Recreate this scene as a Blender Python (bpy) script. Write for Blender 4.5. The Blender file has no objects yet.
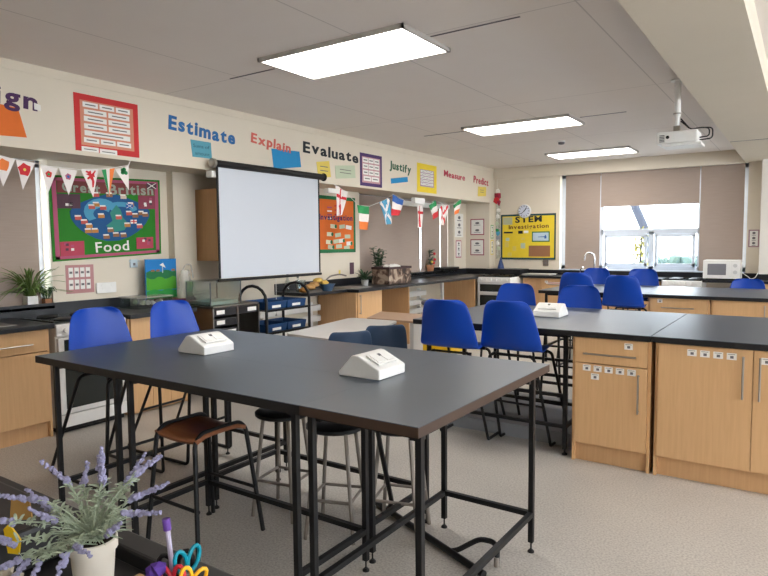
import bpy, bmesh, math, random
from mathutils import Vector, Matrix
random.seed(7)
PI = math.pi
scn = bpy.context.scene
COL = scn.collection

# ------------------------------------------------------------------ camera
cam_d = bpy.data.cameras.new('camera')
cam_d.sensor_width = 36.0
cam_d.lens = 618.3 / 768.0 * 36.0
cam_d.clip_start = 0.02
cam_d.clip_end = 300
cam = bpy.data.objects.new('camera', cam_d)
COL.objects.link(cam)
yaw, pitch, roll = 0.5985, -0.0725, -0.0083
cy, sy, cp, sp = math.cos(yaw), math.sin(yaw), math.cos(pitch), math.sin(pitch)
f_ = Vector((-sy*cp, cy*cp, sp)); r_ = Vector((cy, sy, 0)); u_ = r_.cross(f_)
c_, s_ = math.cos(roll), math.sin(roll)
rr, uu = c_*r_ + s_*u_, -s_*r_ + c_*u_
M = Matrix((rr, uu, -f_)).transposed().to_4x4()
M.translation = Vector((0, 0, 1.5))
cam.matrix_world = M
scn.camera = cam

# ------------------------------------------------------------------ world, exposure
scn.view_settings.view_transform = 'Standard'
scn.view_settings.look = 'None'
scn.view_settings.gamma = 1
scn.view_settings.use_curve_mapping = False
scn.view_settings.exposure = 1.80
w = bpy.data.worlds.new('overcast_sky'); scn.world = w; w.use_nodes = True
bg = w.node_tree.nodes['Background']
bg.inputs[0].default_value = (0.86, 0.93, 1.0, 1)
bg.inputs[1].default_value = 4.0
LAMP = 5.4          # radiance of the ceiling panels

# ------------------------------------------------------------------ materials
MATS = {}
def mat(name, col, rough=0.5, spec=0.5, metal=0.0, noise=None, bump=None, emit=None, alpha=None, trans=0.0, col2=None):
    """noise=(scale, amount) darkens/lightens; bump=(scale, strength)"""
    if name in MATS: return MATS[name]
    m = bpy.data.materials.new(name); m.use_nodes = True
    nt = m.node_tree; p = nt.nodes['Principled BSDF']
    c = tuple(col) + (1,)
    p.inputs['Base Color'].default_value = c
    p.inputs['Roughness'].default_value = rough
    p.inputs['Specular IOR Level'].default_value = spec
    p.inputs['Metallic'].default_value = metal
    p.inputs['Transmission Weight'].default_value = trans
    if alpha is not None: p.inputs['Alpha'].default_value = alpha
    if emit:
        p.inputs['Emission Color'].default_value = tuple(emit[0]) + (1,)
        p.inputs['Emission Strength'].default_value = emit[1]
    tc = nt.nodes.new('ShaderNodeTexCoord')
    sc, am = noise if noise else (14.0, 0.06)
    n = nt.nodes.new('ShaderNodeTexNoise'); n.inputs['Scale'].default_value = sc; n.inputs['Detail'].default_value = 4
    nt.links.new(tc.outputs['Object'], n.inputs['Vector'])
    mx = nt.nodes.new('ShaderNodeMix'); mx.data_type = 'RGBA'
    nt.links.new(n.outputs['Fac'], mx.inputs[0])
    lo = col2 if col2 else tuple(v*(1-am) for v in col)
    hi = col if col2 else tuple(min(1, v*(1+am)) for v in col)
    mx.inputs[6].default_value = tuple(lo) + (1,); mx.inputs[7].default_value = tuple(hi) + (1,)
    nt.links.new(mx.outputs[2], p.inputs['Base Color'])
    if bump:
        b = nt.nodes.new('ShaderNodeBump'); nb = nt.nodes.new('ShaderNodeTexNoise')
        nb.inputs['Scale'].default_value = bump[0]; b.inputs['Strength'].default_value = bump[1]; b.inputs['Distance'].default_value = 0.002
        nt.links.new(tc.outputs['Object'], nb.inputs['Vector'])
        nt.links.new(nb.outputs['Fac'], b.inputs['Height']); nt.links.new(b.outputs['Normal'], p.inputs['Normal'])
    MATS[name] = m
    return m

def wood(name, c1, c2, rough=0.45, scl=(26, 26, 1.6)):
    m = bpy.data.materials.new(name); m.use_nodes = True
    nt = m.node_tree; p = nt.nodes['Principled BSDF']; p.inputs['Roughness'].default_value = rough
    tc = nt.nodes.new('ShaderNodeTexCoord'); mp = nt.nodes.new('ShaderNodeMapping'); mp.inputs['Scale'].default_value = scl
    n = nt.nodes.new('ShaderNodeTexNoise'); n.inputs['Scale'].default_value = 2.2; n.inputs['Detail'].default_value = 6; n.inputs['Distortion'].default_value = .4
    r = nt.nodes.new('ShaderNodeValToRGB')
    r.color_ramp.elements[0].position = .3; r.color_ramp.elements[0].color = tuple(c1)+(1,)
    r.color_ramp.elements[1].position = .7; r.color_ramp.elements[1].color = tuple(c2)+(1,)
    nt.links.new(tc.outputs['Object'], mp.inputs[0]); nt.links.new(mp.outputs[0], n.inputs['Vector'])
    nt.links.new(n.outputs['Fac'], r.inputs[0]); nt.links.new(r.outputs[0], p.inputs['Base Color'])
    MATS[name] = m
    return m

def floor_mat():
    m = bpy.data.materials.new('speckled_vinyl_floor'); m.use_nodes = True
    nt = m.node_tree; p = nt.nodes['Principled BSDF']; p.inputs['Roughness'].default_value = .38
    tc = nt.nodes.new('ShaderNodeTexCoord')
    n = nt.nodes.new('ShaderNodeTexNoise'); n.inputs['Scale'].default_value = 95; n.inputs['Detail'].default_value = 3
    r = nt.nodes.new('ShaderNodeValToRGB')
    e = r.color_ramp.elements
    e[0].position = .33; e[0].color = (.36, .33, .29, 1); e[1].position = .66; e[1].color = (.56, .52, .47, 1)
    x = e.new(.5); x.color = (.475, .44, .395, 1)
    n2 = nt.nodes.new('ShaderNodeTexNoise'); n2.inputs['Scale'].default_value = 1.6; n2.inputs['Detail'].default_value = 5
    r2 = nt.nodes.new('ShaderNodeValToRGB')
    r2.color_ramp.elements[0].position = .3; r2.color_ramp.elements[0].color = (.86, .86, .87, 1)
    r2.color_ramp.elements[1].position = .7; r2.color_ramp.elements[1].color = (1, 1, 1, 1)
    mx = nt.nodes.new('ShaderNodeMix'); mx.data_type = 'RGBA'; mx.blend_type = 'MULTIPLY'; mx.inputs[0].default_value = 1
    for a in (n, n2): nt.links.new(tc.outputs['Object'], a.inputs['Vector'])
    nt.links.new(n.outputs['Fac'], r.inputs[0]); nt.links.new(n2.outputs['Fac'], r2.inputs[0])
    nt.links.new(r.outputs[0], mx.inputs[6]); nt.links.new(r2.outputs[0], mx.inputs[7]); nt.links.new(mx.outputs[2], p.inputs['Base Color'])
    return m

def ceiling_mat():
    m = bpy.data.materials.new('ceiling_board'); m.use_nodes = True
    nt = m.node_tree; p = nt.nodes['Principled BSDF']; p.inputs['Roughness'].default_value = .8
    tc = nt.nodes.new('ShaderNodeTexCoord'); sp_ = nt.nodes.new('ShaderNodeSeparateXYZ'); nt.links.new(tc.outputs['Object'], sp_.inputs[0])
    def mth(op, a, b):
        k = nt.nodes.new('ShaderNodeMath'); k.operation = op
        for i, v in enumerate((a, b)):
            if hasattr(v, 'links'): nt.links.new(v, k.inputs[i])
            else: k.inputs[i].default_value = v
        return k.outputs[0]
    def seam(ax, period, off, wd):
        t = mth('ADD', ax, off); t = mth('DIVIDE', t, period); t = mth('FRACT', t, 0.0)
        t = mth('SUBTRACT', t, 0.5); t = mth('ABSOLUTE', t, 0.0); t = mth('SUBTRACT', 0.5, t); t = mth('MULTIPLY', t, period)
        return mth('LESS_THAN', t, wd)
    a = seam(sp_.outputs[0], 1.41, 1.16+14.1, .005); b = seam(sp_.outputs[1], 2.35, -3.71+23.5, .005)
    s = mth('MAXIMUM', a, b)
    n = nt.nodes.new('ShaderNodeTexNoise'); n.inputs['Scale'].default_value = 3; nt.links.new(tc.outputs['Object'], n.inputs['Vector'])
    base = nt.nodes.new('ShaderNodeMix'); base.data_type = 'RGBA'
    base.inputs[6].default_value = (.79, .725, .675, 1); base.inputs[7].default_value = (.82, .765, .715, 1)
    nt.links.new(n.outputs['Fac'], base.inputs[0])
    mx = nt.nodes.new('ShaderNodeMix'); mx.data_type = 'RGBA'
    nt.links.new(mth('MULTIPLY', s, .45), mx.inputs[0]); nt.links.new(base.outputs[2], mx.inputs[6]); mx.inputs[7].default_value = (.33, .29, .27, 1)
    nt.links.new(mx.outputs[2], p.inputs['Base Color'])
    return m

def blind_mat():
    m = bpy.data.materials.new('taupe_blind_fabric'); m.use_nodes = True
    nt = m.node_tree; p = nt.nodes['Principled BSDF']; out = nt.nodes['Material Output']
    p.inputs['Base Color'].default_value = (.34, .27, .23, 1); p.inputs['Roughness'].default_value = .9
    tc = nt.nodes.new('ShaderNodeTexCoord'); mp = nt.nodes.new('ShaderNodeMapping'); mp.inputs['Scale'].default_value = (3, 3, 60)
    n = nt.nodes.new('ShaderNodeTexNoise'); n.inputs['Scale'].default_value = 1.5
    mx = nt.nodes.new('ShaderNodeMix'); mx.data_type = 'RGBA'
    mx.inputs[6].default_value = (.36, .285, .24, 1); mx.inputs[7].default_value = (.43, .345, .295, 1)
    nt.links.new(tc.outputs['Object'], mp.inputs[0]); nt.links.new(mp.outputs[0], n.inputs['Vector']); nt.links.new(n.outputs['Fac'], mx.inputs[0])
    nt.links.new(mx.outputs[2], p.inputs['Base Color'])
    t = nt.nodes.new('ShaderNodeBsdfTranslucent'); t.inputs[0].default_value = (.30, .22, .17, 1)
    ms = nt.nodes.new('ShaderNodeMixShader'); ms.inputs[0].default_value = .10
    nt.links.new(p.outputs[0], ms.inputs[1]); nt.links.new(t.outputs[0], ms.inputs[2]); nt.links.new(ms.outputs[0], out.inputs[0])
    return m

def glass_mat(name, rough=0.0, tint=(1, 1, 1), fac=.1):
    m = bpy.data.materials.new(name); m.use_nodes = True
    nt = m.node_tree; out = nt.nodes['Material Output']
    t = nt.nodes.new('ShaderNodeBsdfTransparent'); t.inputs[0].default_value = tint + (1,)
    g = nt.nodes.new('ShaderNodeBsdfGlossy'); g.inputs['Roughness'].default_value = rough + .03
    ms = nt.nodes.new('ShaderNodeMixShader'); ms.inputs[0].default_value = fac
    nt.links.new(t.outputs[0], ms.inputs[1]); nt.links.new(g.outputs[0], ms.inputs[2]); nt.links.new(ms.outputs[0], out.inputs[0])
    MATS[name] = m
    return m

def film_mat():
    if 'cloudy_film' in MATS: return MATS['cloudy_film']
    m = bpy.data.materials.new('cloudy_film'); m.use_nodes = True
    nt = m.node_tree; out = nt.nodes['Material Output']; p = nt.nodes['Principled BSDF']
    p.inputs['Base Color'].default_value = (.62, .60, .56, 1); p.inputs['Roughness'].default_value = .25
    t = nt.nodes.new('ShaderNodeBsdfTransparent'); ms = nt.nodes.new('ShaderNodeMixShader'); ms.inputs[0].default_value = .42
    nt.links.new(t.outputs[0], ms.inputs[1]); nt.links.new(p.outputs[0], ms.inputs[2]); nt.links.new(ms.outputs[0], out.inputs[0])
    MATS['cloudy_film'] = m
    return m
FLOOR, CEIL, BLIND = floor_mat(), ceiling_mat(), blind_mat()
WALL = mat('cream_wall_paint', (.695, .622, .51), .75, .3, noise=(4, .025))
WALLW = mat('white_wall_paint', (.78, .74, .67), .7, .3, noise=(4, .02))
GLASS = glass_mat('window_glass', 0, (.97, .99, 1.0), .06)
CLEAR = glass_mat('clear_plastic', .1, (.86, .9, .9), .14)
BEECH = wood('beech_laminate', (.605, .36, .17), (.665, .405, .20))
BEECHD = wood('beech_panel', (.57, .33, .155), (.63, .375, .185))
SEATW = wood('brown_plywood_seat', (.22, .075, .03), (.30, .11, .045), .4, (3, 20, 20))
TOP = mat('dark_grey_worktop_laminate', (.036, .053, .080), .36, .55, noise=(3, .14), bump=(400, .03))
TOPB = mat('black_worktop_laminate', (.011, .012, .015), .36, .4, noise=(5, .2))
EDGE = mat('dark_brown_table_edge', (.050, .028, .019), .5, .4)
EDGER = mat('black_edge', (.012, .011, .012), .5, .3)
BLACK = mat('black_painted_steel', (.007, .007, .008), .45, .3)
BLUE = mat('royal_blue_plastic', (.003, .050, .37), .36, .35, noise=(3, .05), bump=(500, .04))
NAVY = mat('navy_grey_plastic', (.025, .05, .10), .4, .4)
WHITEP = mat('white_plastic', (.80, .79, .76), .35, .5)
ENAMEL = mat('white_enamel', (.80, .79, .77), .25, .5)
UPVC = mat('white_window_frame', (.60, .66, .74), .35, .5)
STEEL = mat('brushed_steel', (.38, .36, .33), .3, .5, metal=1.0)
CHROME = mat('chrome', (.8, .8, .8), .12, .5, metal=1.0)
WORN = mat('worn_grey_steel', (.24, .21, .185), .5, .5, metal=.35)
DGLASS = mat('dark_oven_glass', (.018, .022, .020), .12, .6)
PAPER = mat('white_paper', (.80, .78, .74), .8, .2)
INK = mat('grey_print', (.16, .15, .16), .8, .2)
SCREEN = mat('matt_white_screen', (.57, .60, .655), .85, .2, noise=(2, .01))
SOIL = mat('dark_soil', (.03, .02, .015), .9, .1)
def C(n, r, g, b, rough=.7): return mat(n, (r, g, b), rough, .3)
RED = C('red_card', .55, .035, .035); ORANGE = C('orange_card', .72, .16, .025); GREEN = C('green_backing_paper', .022, .19, .015)
DGREEN = C('dark_green_border', .02, .16, .06); YELLOW = C('yellow_backing_paper', .80, .60, .04); TEAL = C('teal_card', .10, .33, .42)
CYAN = C('blue_card', .02, .24, .50); PURPLE = C('purple_card', .07, .035, .13); PINK = C('pink_border', .42, .09, .17)
LBLUE = C('light_blue_paper', .08, .32, .50); DBLUE = C('sea_blue_paper', .015, .09, .24); PALEG = C('pale_green_card', .50, .56, .40)
YCARD = C('yellow_card', .72, .56, .12); PLUM = C('plum_letter_card', .07, .025, .09); DEEPB = C('blue_letter_card', .03, .14, .36)
CORAL = C('coral_letter_card', .62, .13, .10); BLACKC = C('black_letter_card', .02, .025, .03); BRICK = C('crimson_letter_card', .50, .04, .08)
FGREEN = C('green_letter_card', .04, .12, .07); BROWN = C('brown_cork', .30, .14, .07); FLAGO = C('flag_orange', .85, .22, .05)
FLAGR = C('flag_red', .60, .03, .04); FLAGG = C('flag_green', .03, .28, .09); FLAGB = C('flag_blue', .04, .12, .38); PHOTO = C('dark_photo_print', .10, .05, .07)
SKYB = C('painted_blue', .02, .20, .52); MAROON = C('maroon_plastic', .13, .015, .02, .4)

# ------------------------------------------------------------------ mesh builder
class MB:
    def __init__(s): s.bm = bmesh.new()
    def box(s, a, b, rot=None, piv=None):
        x0, y0, z0 = [min(a[i], b[i]) for i in range(3)]; x1, y1, z1 = [max(a[i], b[i]) for i in range(3)]
        v = [Vector(c) for c in ((x0,y0,z0),(x1,y0,z0),(x1,y1,z0),(x0,y1,z0),(x0,y0,z1),(x1,y0,z1),(x1,y1,z1),(x0,y1,z1))]
        if rot is not None:
            pv = Vector(piv) if piv else sum(v, Vector())/8
            v = [rot @ (q-pv) + pv for q in v]
        v = [s.bm.verts.new(q) for q in v]
        for f in ((3,2,1,0),(4,5,6,7),(0,1,5,4),(1,2,6,5),(2,3,7,6),(3,0,4,7)): s.bm.faces.new([v[i] for i in f])
        return s
    def prism(s, pts, o, ex, ey, ez):
        """2D polygon pts in plane (o, ex, ey), extruded by vector ez"""
        o, ex, ey, ez = map(Vector, (o, ex, ey, ez))
        if ex.cross(ey).dot(ez) < 0: pts = pts[::-1]
        a = [s.bm.verts.new(o+ex*p[0]+ey*p[1]) for p in pts]; b = [s.bm.verts.new(o+ex*p[0]+ey*p[1]+ez) for p in pts]
        n = len(pts)
        s.bm.faces.new(a[::-1]); s.bm.faces.new(b)
        for i in range(n): s.bm.faces.new((a[i], a[(i+1)%n], b[(i+1)%n], b[i]))
        return s
    def tube(s, pts, r, seg=8, fillet=0.0, closed=False, caps=True, r1=None):
        P = [Vector(p) for p in pts]
        if fillet > 0 and len(P) > 2:
            Q = []
            n = len(P)
            for i, p in enumerate(P):
                if not closed and i in (0, n-1): Q.append(p); continue
                a, b = P[i-1]-p, P[(i+1)%n]-p
                d = min(fillet, a.length*.49, b.length*.49)
                p0, p1 = p+a.normalized()*d, p+b.normalized()*d
                for k in range(6):
                    t = k/5; Q.append(p0*(1-t)**2 + p*2*t*(1-t) + p1*t*t)
            P = Q
        n = len(P); rings = []
        prev = None
        for i in range(n):
            if closed: t = (P[(i+1)%n]-P[i-1]).normalized()
            else: t = (P[min(i+1, n-1)]-P[max(i-1, 0)]).normalized()
            if prev is None:
                a = Vector((0,0,1)) if abs(t.z) < .9 else Vector((1,0,0))
                nrm = t.cross(a).normalized()
            else: nrm = (prev - t*prev.dot(t)).normalized()
            prev = nrm; bn = t.cross(nrm)
            rad = r if r1 is None else r + (r1-r)*i/(n-1)
            rings.append([s.bm.verts.new(P[i]+nrm*math.cos(2*PI*k/seg)*rad+bn*math.sin(2*PI*k/seg)*rad) for k in range(seg)])
        for i in range(n if closed else n-1):
            A, B = rings[i], rings[(i+1)%n]
            for k in range(seg): s.bm.faces.new((A[k], A[(k+1)%seg], B[(k+1)%seg], B[k]))
        if caps and not closed: s.bm.faces.new(rings[0][::-1]); s.bm.faces.new(rings[-1])
        return s
    def sq(s, a, b, w, up=(0,0,1)):
        """square bar a->b"""
        a, b = Vector(a), Vector(b); t = (b-a).normalized(); up = Vector(up)
        if abs(t.dot(up)) > .95: up = Vector((1,0,0))
        n = t.cross(up).normalized(); m = n.cross(t)
        h = w/2
        A = [s.bm.verts.new(a+n*i*h+m*j*h) for i, j in ((-1,-1),(1,-1),(1,1),(-1,1))]
        B = [s.bm.verts.new(b+n*i*h+m*j*h) for i, j in ((-1,-1),(1,-1),(1,1),(-1,1))]
        s.bm.faces.new(A); s.bm.faces.new(B[::-1])
        for k in range(4): s.bm.faces.new((A[(k+1)%4], A[k], B[k], B[(k+1)%4]))
        return s
    def lathe(s, prof, c=(0,0,0), seg=24, axis='z', rot=None):
        c = Vector(c); rings = []
        for r, h in prof:
            ring = []
            for k in range(seg):
                a = 2*PI*k/seg
                q = Vector((r*math.cos(a), r*math.sin(a), h))
                if axis == 'x': q = Vector((q.z, q.x, q.y))
                if axis == 'y': q = Vector((q.x, q.z, q.y))
                if rot is not None: q = rot @ q
                ring.append(s.bm.verts.new(c+q))
            rings.append(ring)
        for A, B in zip(rings, rings[1:]):
            for k in range(seg): s.bm.faces.new((A[k], A[(k+1)%seg], B[(k+1)%seg], B[k]))
        if prof[0][0] > 1e-5: s.bm.faces.new(rings[0][::-1])
        if prof[-1][0] > 1e-5: s.bm.faces.new(rings[-1])
        return s
    def blob(s, c, r, sub=1, jit=0.0, sc=(1,1,1)):
        g = bmesh.ops.create_icosphere(s.bm, subdivisions=sub, radius=r)
        for v in g['verts']:
            v.co = Vector((v.co.x*sc[0], v.co.y*sc[1], v.co.z*sc[2])) * (1+random.uniform(-jit, jit)) + Vector(c)
        return s
    def grid(s, rows, close=False):
        R = [[s.bm.verts.new(p) for p in row] for row in rows]
        for A, B in zip(R, R[1:]):
            for k in range(len(A)-1): s.bm.faces.new((A[k], A[k+1], B[k+1], B[k]))
        return s
    def blade(s, p0, p1, w, sag=.0, up=(0,0,1)):
        """thin curved leaf"""
        p0, p1 = Vector(p0), Vector(p1); t = (p1-p0); side = t.cross(Vector(up)); 
        side = (side if side.length > 1e-6 else Vector((1,0,0))).normalized()
        rows = []
        for i in range(6):
            u = i/5; c = p0+t*u+Vector((0,0,1))*sag*math.sin(PI*u**.8)
            ww = w*(.35+1.3*u*(1-u)*2) if u < 1 else w*.05
            rows.append([c-side*ww/2, c+Vector((0,0,-w*.15)), c+side*ww/2])
        return s.grid(rows)
    def build(s, name, m, parent=None, world=True, bevel=0.0, smooth=False, solid=0.0, sub=0):
        me = bpy.data.meshes.new(name)
        bmesh.ops.recalc_face_normals(s.bm, faces=s.bm.faces) if solid == 0 else None
        if smooth:
            for f in s.bm.faces: f.smooth = True
        s.bm.to_mesh(me); s.bm.free()
        o = bpy.data.objects.new(name, me); COL.objects.link(o)
        for mm in (m if isinstance(m, (list, tuple)) else [m]): me.materials.append(mm)
        if parent is not None:
            o.parent = parent
            if world:
                p = parent; root = p
                while root.parent: root = root.parent
                inv = Matrix.LocRotScale(root.location, root.rotation_euler, root.scale).inverted()
                me.transform(inv)
        if solid:
            md = o.modifiers.new('solid', 'SOLIDIFY'); md.thickness = solid; md.offset = 0
        if bevel:
            md = o.modifiers.new('bevel', 'BEVEL'); md.width = bevel; md.segments = 2; md.limit_method = 'ANGLE'
        if sub:
            md = o.modifiers.new('sub', 'SUBSURF'); md.levels = sub; md.render_levels = sub
        if smooth and not solid and not sub:
            try: me.set_sharp_from_angle(angle=math.radians(40))
            except Exception: pass
        return o

def tag(o, label, cat, group=None, kind=None):
    o['label'] = label; o['category'] = cat
    if group: o['group'] = group
    if kind: o['kind'] = kind
    return o
def thing(name, label, cat, loc=(0,0,0), rz=0.0, group=None):
    o = bpy.data.objects.new(name, None); COL.objects.link(o); o.empty_display_size = .1
    o.location = loc; o.rotation_euler = (0, 0, rz)
    return tag(o, label, cat, group)
def struct(name, mb, m, label=None, **k):
    o = mb.build(name, m, **k); o['kind'] = 'structure'
    if label: o['label'] = label
    return o
def dup(root, loc, rz=None, label=None, scale=None):
    r = root.copy(); COL.objects.link(r); r.location = loc
    if rz is not None: r.rotation_euler = (0, 0, rz)
    if scale: r.scale = scale
    if label: r['label'] = label
    def rec(src, dst):
        for ch in list(src.children):
            c = ch.copy(); COL.objects.link(c); c.parent = dst; rec(ch, c)
    rec(root, r)
    return r
def B(a, b): return MB().box(a, b)

# wall-plane helpers: 'L' plane x=c facing +x (u=y, v=z); 'K' plane y=c facing -y (u=x, v=z)
AX = {'L': ((0,1,0), (0,0,1), (1,0,0)), 'K': ((1,0,0), (0,0,1), (0,-1,0))}
def org(pl, c): return (c, 0, 0) if pl == 'L' else (0, c, 0)
def wpoly(mb, pl, c, pts, d0, d1):
    ex, ey, n = map(Vector, AX[pl])
    return mb.prism(pts, Vector(org(pl, c))+n*d0, ex, ey, n*(d1-d0))
def rect(u0, v0, u1, v1): return [(u0,v0),(u1,v0),(u1,v1),(u0,v1)]
def rrect(cu, cv, w_, h_, a):
    ca, sa = math.cos(a), math.sin(a)
    return [(cu+x*ca-y*sa, cv+x*sa+y*ca) for x, y in ((-w_/2,-h_/2),(w_/2,-h_/2),(w_/2,h_/2),(-w_/2,h_/2))]

_gl = {}
def glyph(ch, bold):
    k = (ch, bold)
    if k not in _gl:
        cu = bpy.data.curves.new('glyph', 'FONT'); cu.body = ch; cu.size = 1; cu.extrude = .5; cu.offset = bold; cu.resolution_u = 3
        o = bpy.data.objects.new('glyph', cu); COL.objects.link(o)
        me = bpy.data.meshes.new_from_object(o.evaluated_get(bpy.context.evaluated_depsgraph_get()))
        bpy.data.objects.remove(o); bpy.data.curves.remove(cu)
        _gl[k] = me
    return _gl[k]
def lettering(parent, txt, pl, c, u0, v0, u1, v1, h, m, bold=.02, d=.003, jit=0.0, mats=None, name='letter', single=False, wid=None):
    """letters run from (u0,v0) to (u1,v1); h = capital height"""
    ex, ey, n = map(Vector, AX[pl])
    gap = .10
    adv = []; x = 0
    for ch in txt:
        if ch == ' ': adv.append((None, x)); x += .28; continue
        me = glyph(ch, bold); xs = [v.co.x for v in me.vertices]
        adv.append((me, x-min(xs))); x += max(xs)-min(xs)+gap
    tot = x-gap
    L = math.hypot(u1-u0, v1-v0); ang = math.atan2(v1-v0, u1-u0); sx = L/tot; sy_ = h/.70
    du, dv = ex*math.cos(ang)+ey*math.sin(ang), -ex*math.sin(ang)+ey*math.cos(ang)
    o0 = Vector(org(pl, c))+ex*u0+ey*v0
    root = parent
    while root.parent: root = root.parent
    inv = Matrix.LocRotScale(root.location, root.rotation_euler, root.scale).inverted()
    big = bmesh.new() if single else None
    for i, (me, ox) in enumerate(adv):
        if me is None: continue
        m2 = me.copy(); jz = random.uniform(-jit, jit)
        for v in m2.vertices:
            q = v.co
            px, py = (q.x+ox)*sx, q.y*sy_+jz
            v.co = inv @ (o0 + du*px + dv*py + n*(d*(q.z+.5)+.0005))
        if single:
            big.from_mesh(m2)
        else:
            m2.materials.clear(); m2.materials.append(mats[i % len(mats)] if mats else m)
            o = bpy.data.objects.new(name, m2); COL.objects.link(o); o.parent = parent
    if single:
        me = bpy.data.meshes.new(name); big.to_mesh(me); big.free(); me.materials.append(m)
        o = bpy.data.objects.new(name, me); COL.objects.link(o); o.parent = parent

# ================================================================== ROOM
XL, XF, XB, YB, ZC = -5.5, -5.0, -5.9, 11.15, 2.9
XR, YN = 4.6, -3.0
struct('floor', B((XB, YN, -.1), (XR, YB+.3, 0)), FLOOR)
struct('ceiling', B((XB, YN, ZC), (XR, YB+.3, ZC+.1)), CEIL)
# left wall: lower wall, piers between windows, fascia above
for a, b in (((XB, YN, 0), (XL, YB, .97)), ((XB, YN, .97), (XL, .6, 2.25)), ((XB, 2.86, .97), (XL, 7.43, 2.25)),
             ((XB, 10.43, .97), (XL, YB, 2.25)), ((XB, YN, 2.25), (XF, YB, ZC)), ((XL, 4.08, .9), (-5.4, 4.36, 2.25)), ((XL, 10.92, 0), (XF, YB, 2.25))):
    struct('wall_left', B(a, b), WALL)
struct('trim_1', B((XF, YN, 2.83), (XF+.008, YB, 2.9)), WALL)
struct('trim_2', B((XB+.1, .6, .95), (XL+.02, 2.86, .975)), UPVC, 'white window sill under the left window nearest the camera')
struct('trim_3', B((XB+.1, 7.43, .95), (XL+.02, 10.43, .975)), UPVC, 'white window sill under the far left window')
# back wall with a window band
for a, b in (((XB, YB, 0), (XR, YB+.3, 1.0)), ((XB, YB, 1.0), (-3.72, YB+.3, 2.7)), ((-.77, YB, 1.0), (XR, YB+.3, 2.7)), ((XB, YB, 2.7), (XR, YB+.3, ZC))):
    struct('wall_back', B(a, b), WALL)
struct('trim_4', B((XF, YB-.06, 2.69), (-.82, YB, ZC)), WALL, 'shallow bulkhead above the back window')
struct('trim_5', B((-.58, YB-.25, 0), (-.05, YB, 2.7)), WALLW, 'pale pier at the right end of the back wall')
struct('trim_6', B((-.82, YN, 2.7), (-.30, YB, ZC)), WALL, 'boxed beam running below the ceiling')
struct('trim_7', B((-.812, 8.72, 2.697), (-.305, 8.735, 2.7)), INK, 'dark joint across the beam')
struct('wall_near', B((XB, YN-.2, 0), (XR, YN, ZC)), WALL)
wr = MB()
wr.box((XR, YN, 0), (XR+.3, YB, .95)); wr.box((XR, YN, 2.6), (XR+.3, YB, ZC))
for a, b in ((YN, -1.6), (1.4, 2.2), (5.2, 6.0), (9.0, YB)): wr.box((XR, a, .95), (XR+.3, b, 2.6))
struct('wall_right', wr, WALL)
for i, (a, b) in enumerate(((-1.6, 1.4), (2.2, 5.2), (6.0, 9.0))):
    f = MB()
    for z in (.95, 1.75, 2.54): f.box((XR+.1, a, z), (XR+.16, b, z+.06))
    for k in range(4): y = a+(b-a-.06)*k/3; f.box((XR+.1, y, .95), (XR+.16, y+.06, 2.6))
    struct('window_%d' % (i+4), f, UPVC)
# seams either side of two of the light panels
for i, (a, b, y) in enumerate(((-4.08, -3.56, 3.69), (-2.16, -1.52, 3.75), (-2.16, -1.66, 7.12), (-4.2, -3.62, 7.12))):
    struct('trim_%d' % (i+8), B((a, y, ZC-.004), (b, y+.012, ZC)), INK, 'dark open joint in the ceiling boards beside a light panel')

# windows: back
def win_frame(x0, x1, z0, z1, y, mull=(), trans=()):
    f = MB(); t = .07
    f.box((x0, y, z0), (x1, y+.07, z0+t)); f.box((x0, y, z1-t), (x1, y+.07, z1))
    f.box((x0, y, z0), (x0+t, y+.07, z1)); f.box((x1-t, y, z0), (x1, y+.07, z1))
    for m_ in mull: f.box((m_[0]-.04, y, m_[1]), (m_[0]+.04, y+.07, m_[2]))
    for z in trans: f.box((x0, y, z-.045), (x1, y+.07, z+.045))
    return f
fr = win_frame(-3.72, -.77, 1.0, 2.7, YB+.12, mull=((-3.02, 1.0, 2.7), (-1.43, 1.0, 2.7), (-2.18, 1.0, 1.66)), trans=())
fr.box((-3.02, YB+.12, 1.615), (-1.43, YB+.19, 1.705))
for (a, b) in ((-2.95, -2.24), (-2.12, -1.5)):      # opening casements
    for q in (((a, 1.07), (b, 1.12)), ((a, 1.57), (b, 1.615)), ((a, 1.07), (a+.045, 1.6)), ((b-.045, 1.07), (b, 1.6))):
        fr.box((q[0][0], YB+.10, q[0][1]), (q[1][0], YB+.12, q[1][1]))
w1 = struct('window_1', fr, UPVC, 'white framed window in the back wall', bevel=.004)
B((-3.7, YB+.15, 1.02), (-.79, YB+.156, 2.68)).build('window_pane', GLASS, w1, world=False)
struct('trim_12', B((-3.72, YB-.03, .985), (-.77, YB+.13, 1.005)), UPVC, 'white sill of the back window')
# left windows
def lwin(n, y0, y1, mull):
    f = MB(); x = XB+(.205 if n == 'window_2' else .15)
    f.box((x, y0, .975), (x+.06, y1, 1.04)); f.box((x, y0, 2.19), (x+.06, y1, 2.25))
    f.box((x, y0, .975), (x+.06, y0+.06, 2.25)); f.box((x, y1-.05, .975), (x+.06, y1, 2.25))
    for m_ in mull: f.box((x, m_-.03, .975), (x+.06, m_+.03, 2.25))
    o = struct(n, f, UPVC)
    B((x+.025, y0+.02, 1.0), (x+.03, y1-.02, 2.2)).build('window_pane', GLASS, o, world=False)
lwin('window_2', .6, 2.86, (1.7,)); lwin('window_3', 7.43, 10.43, (8.4, 9.45, 10.1))

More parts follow.
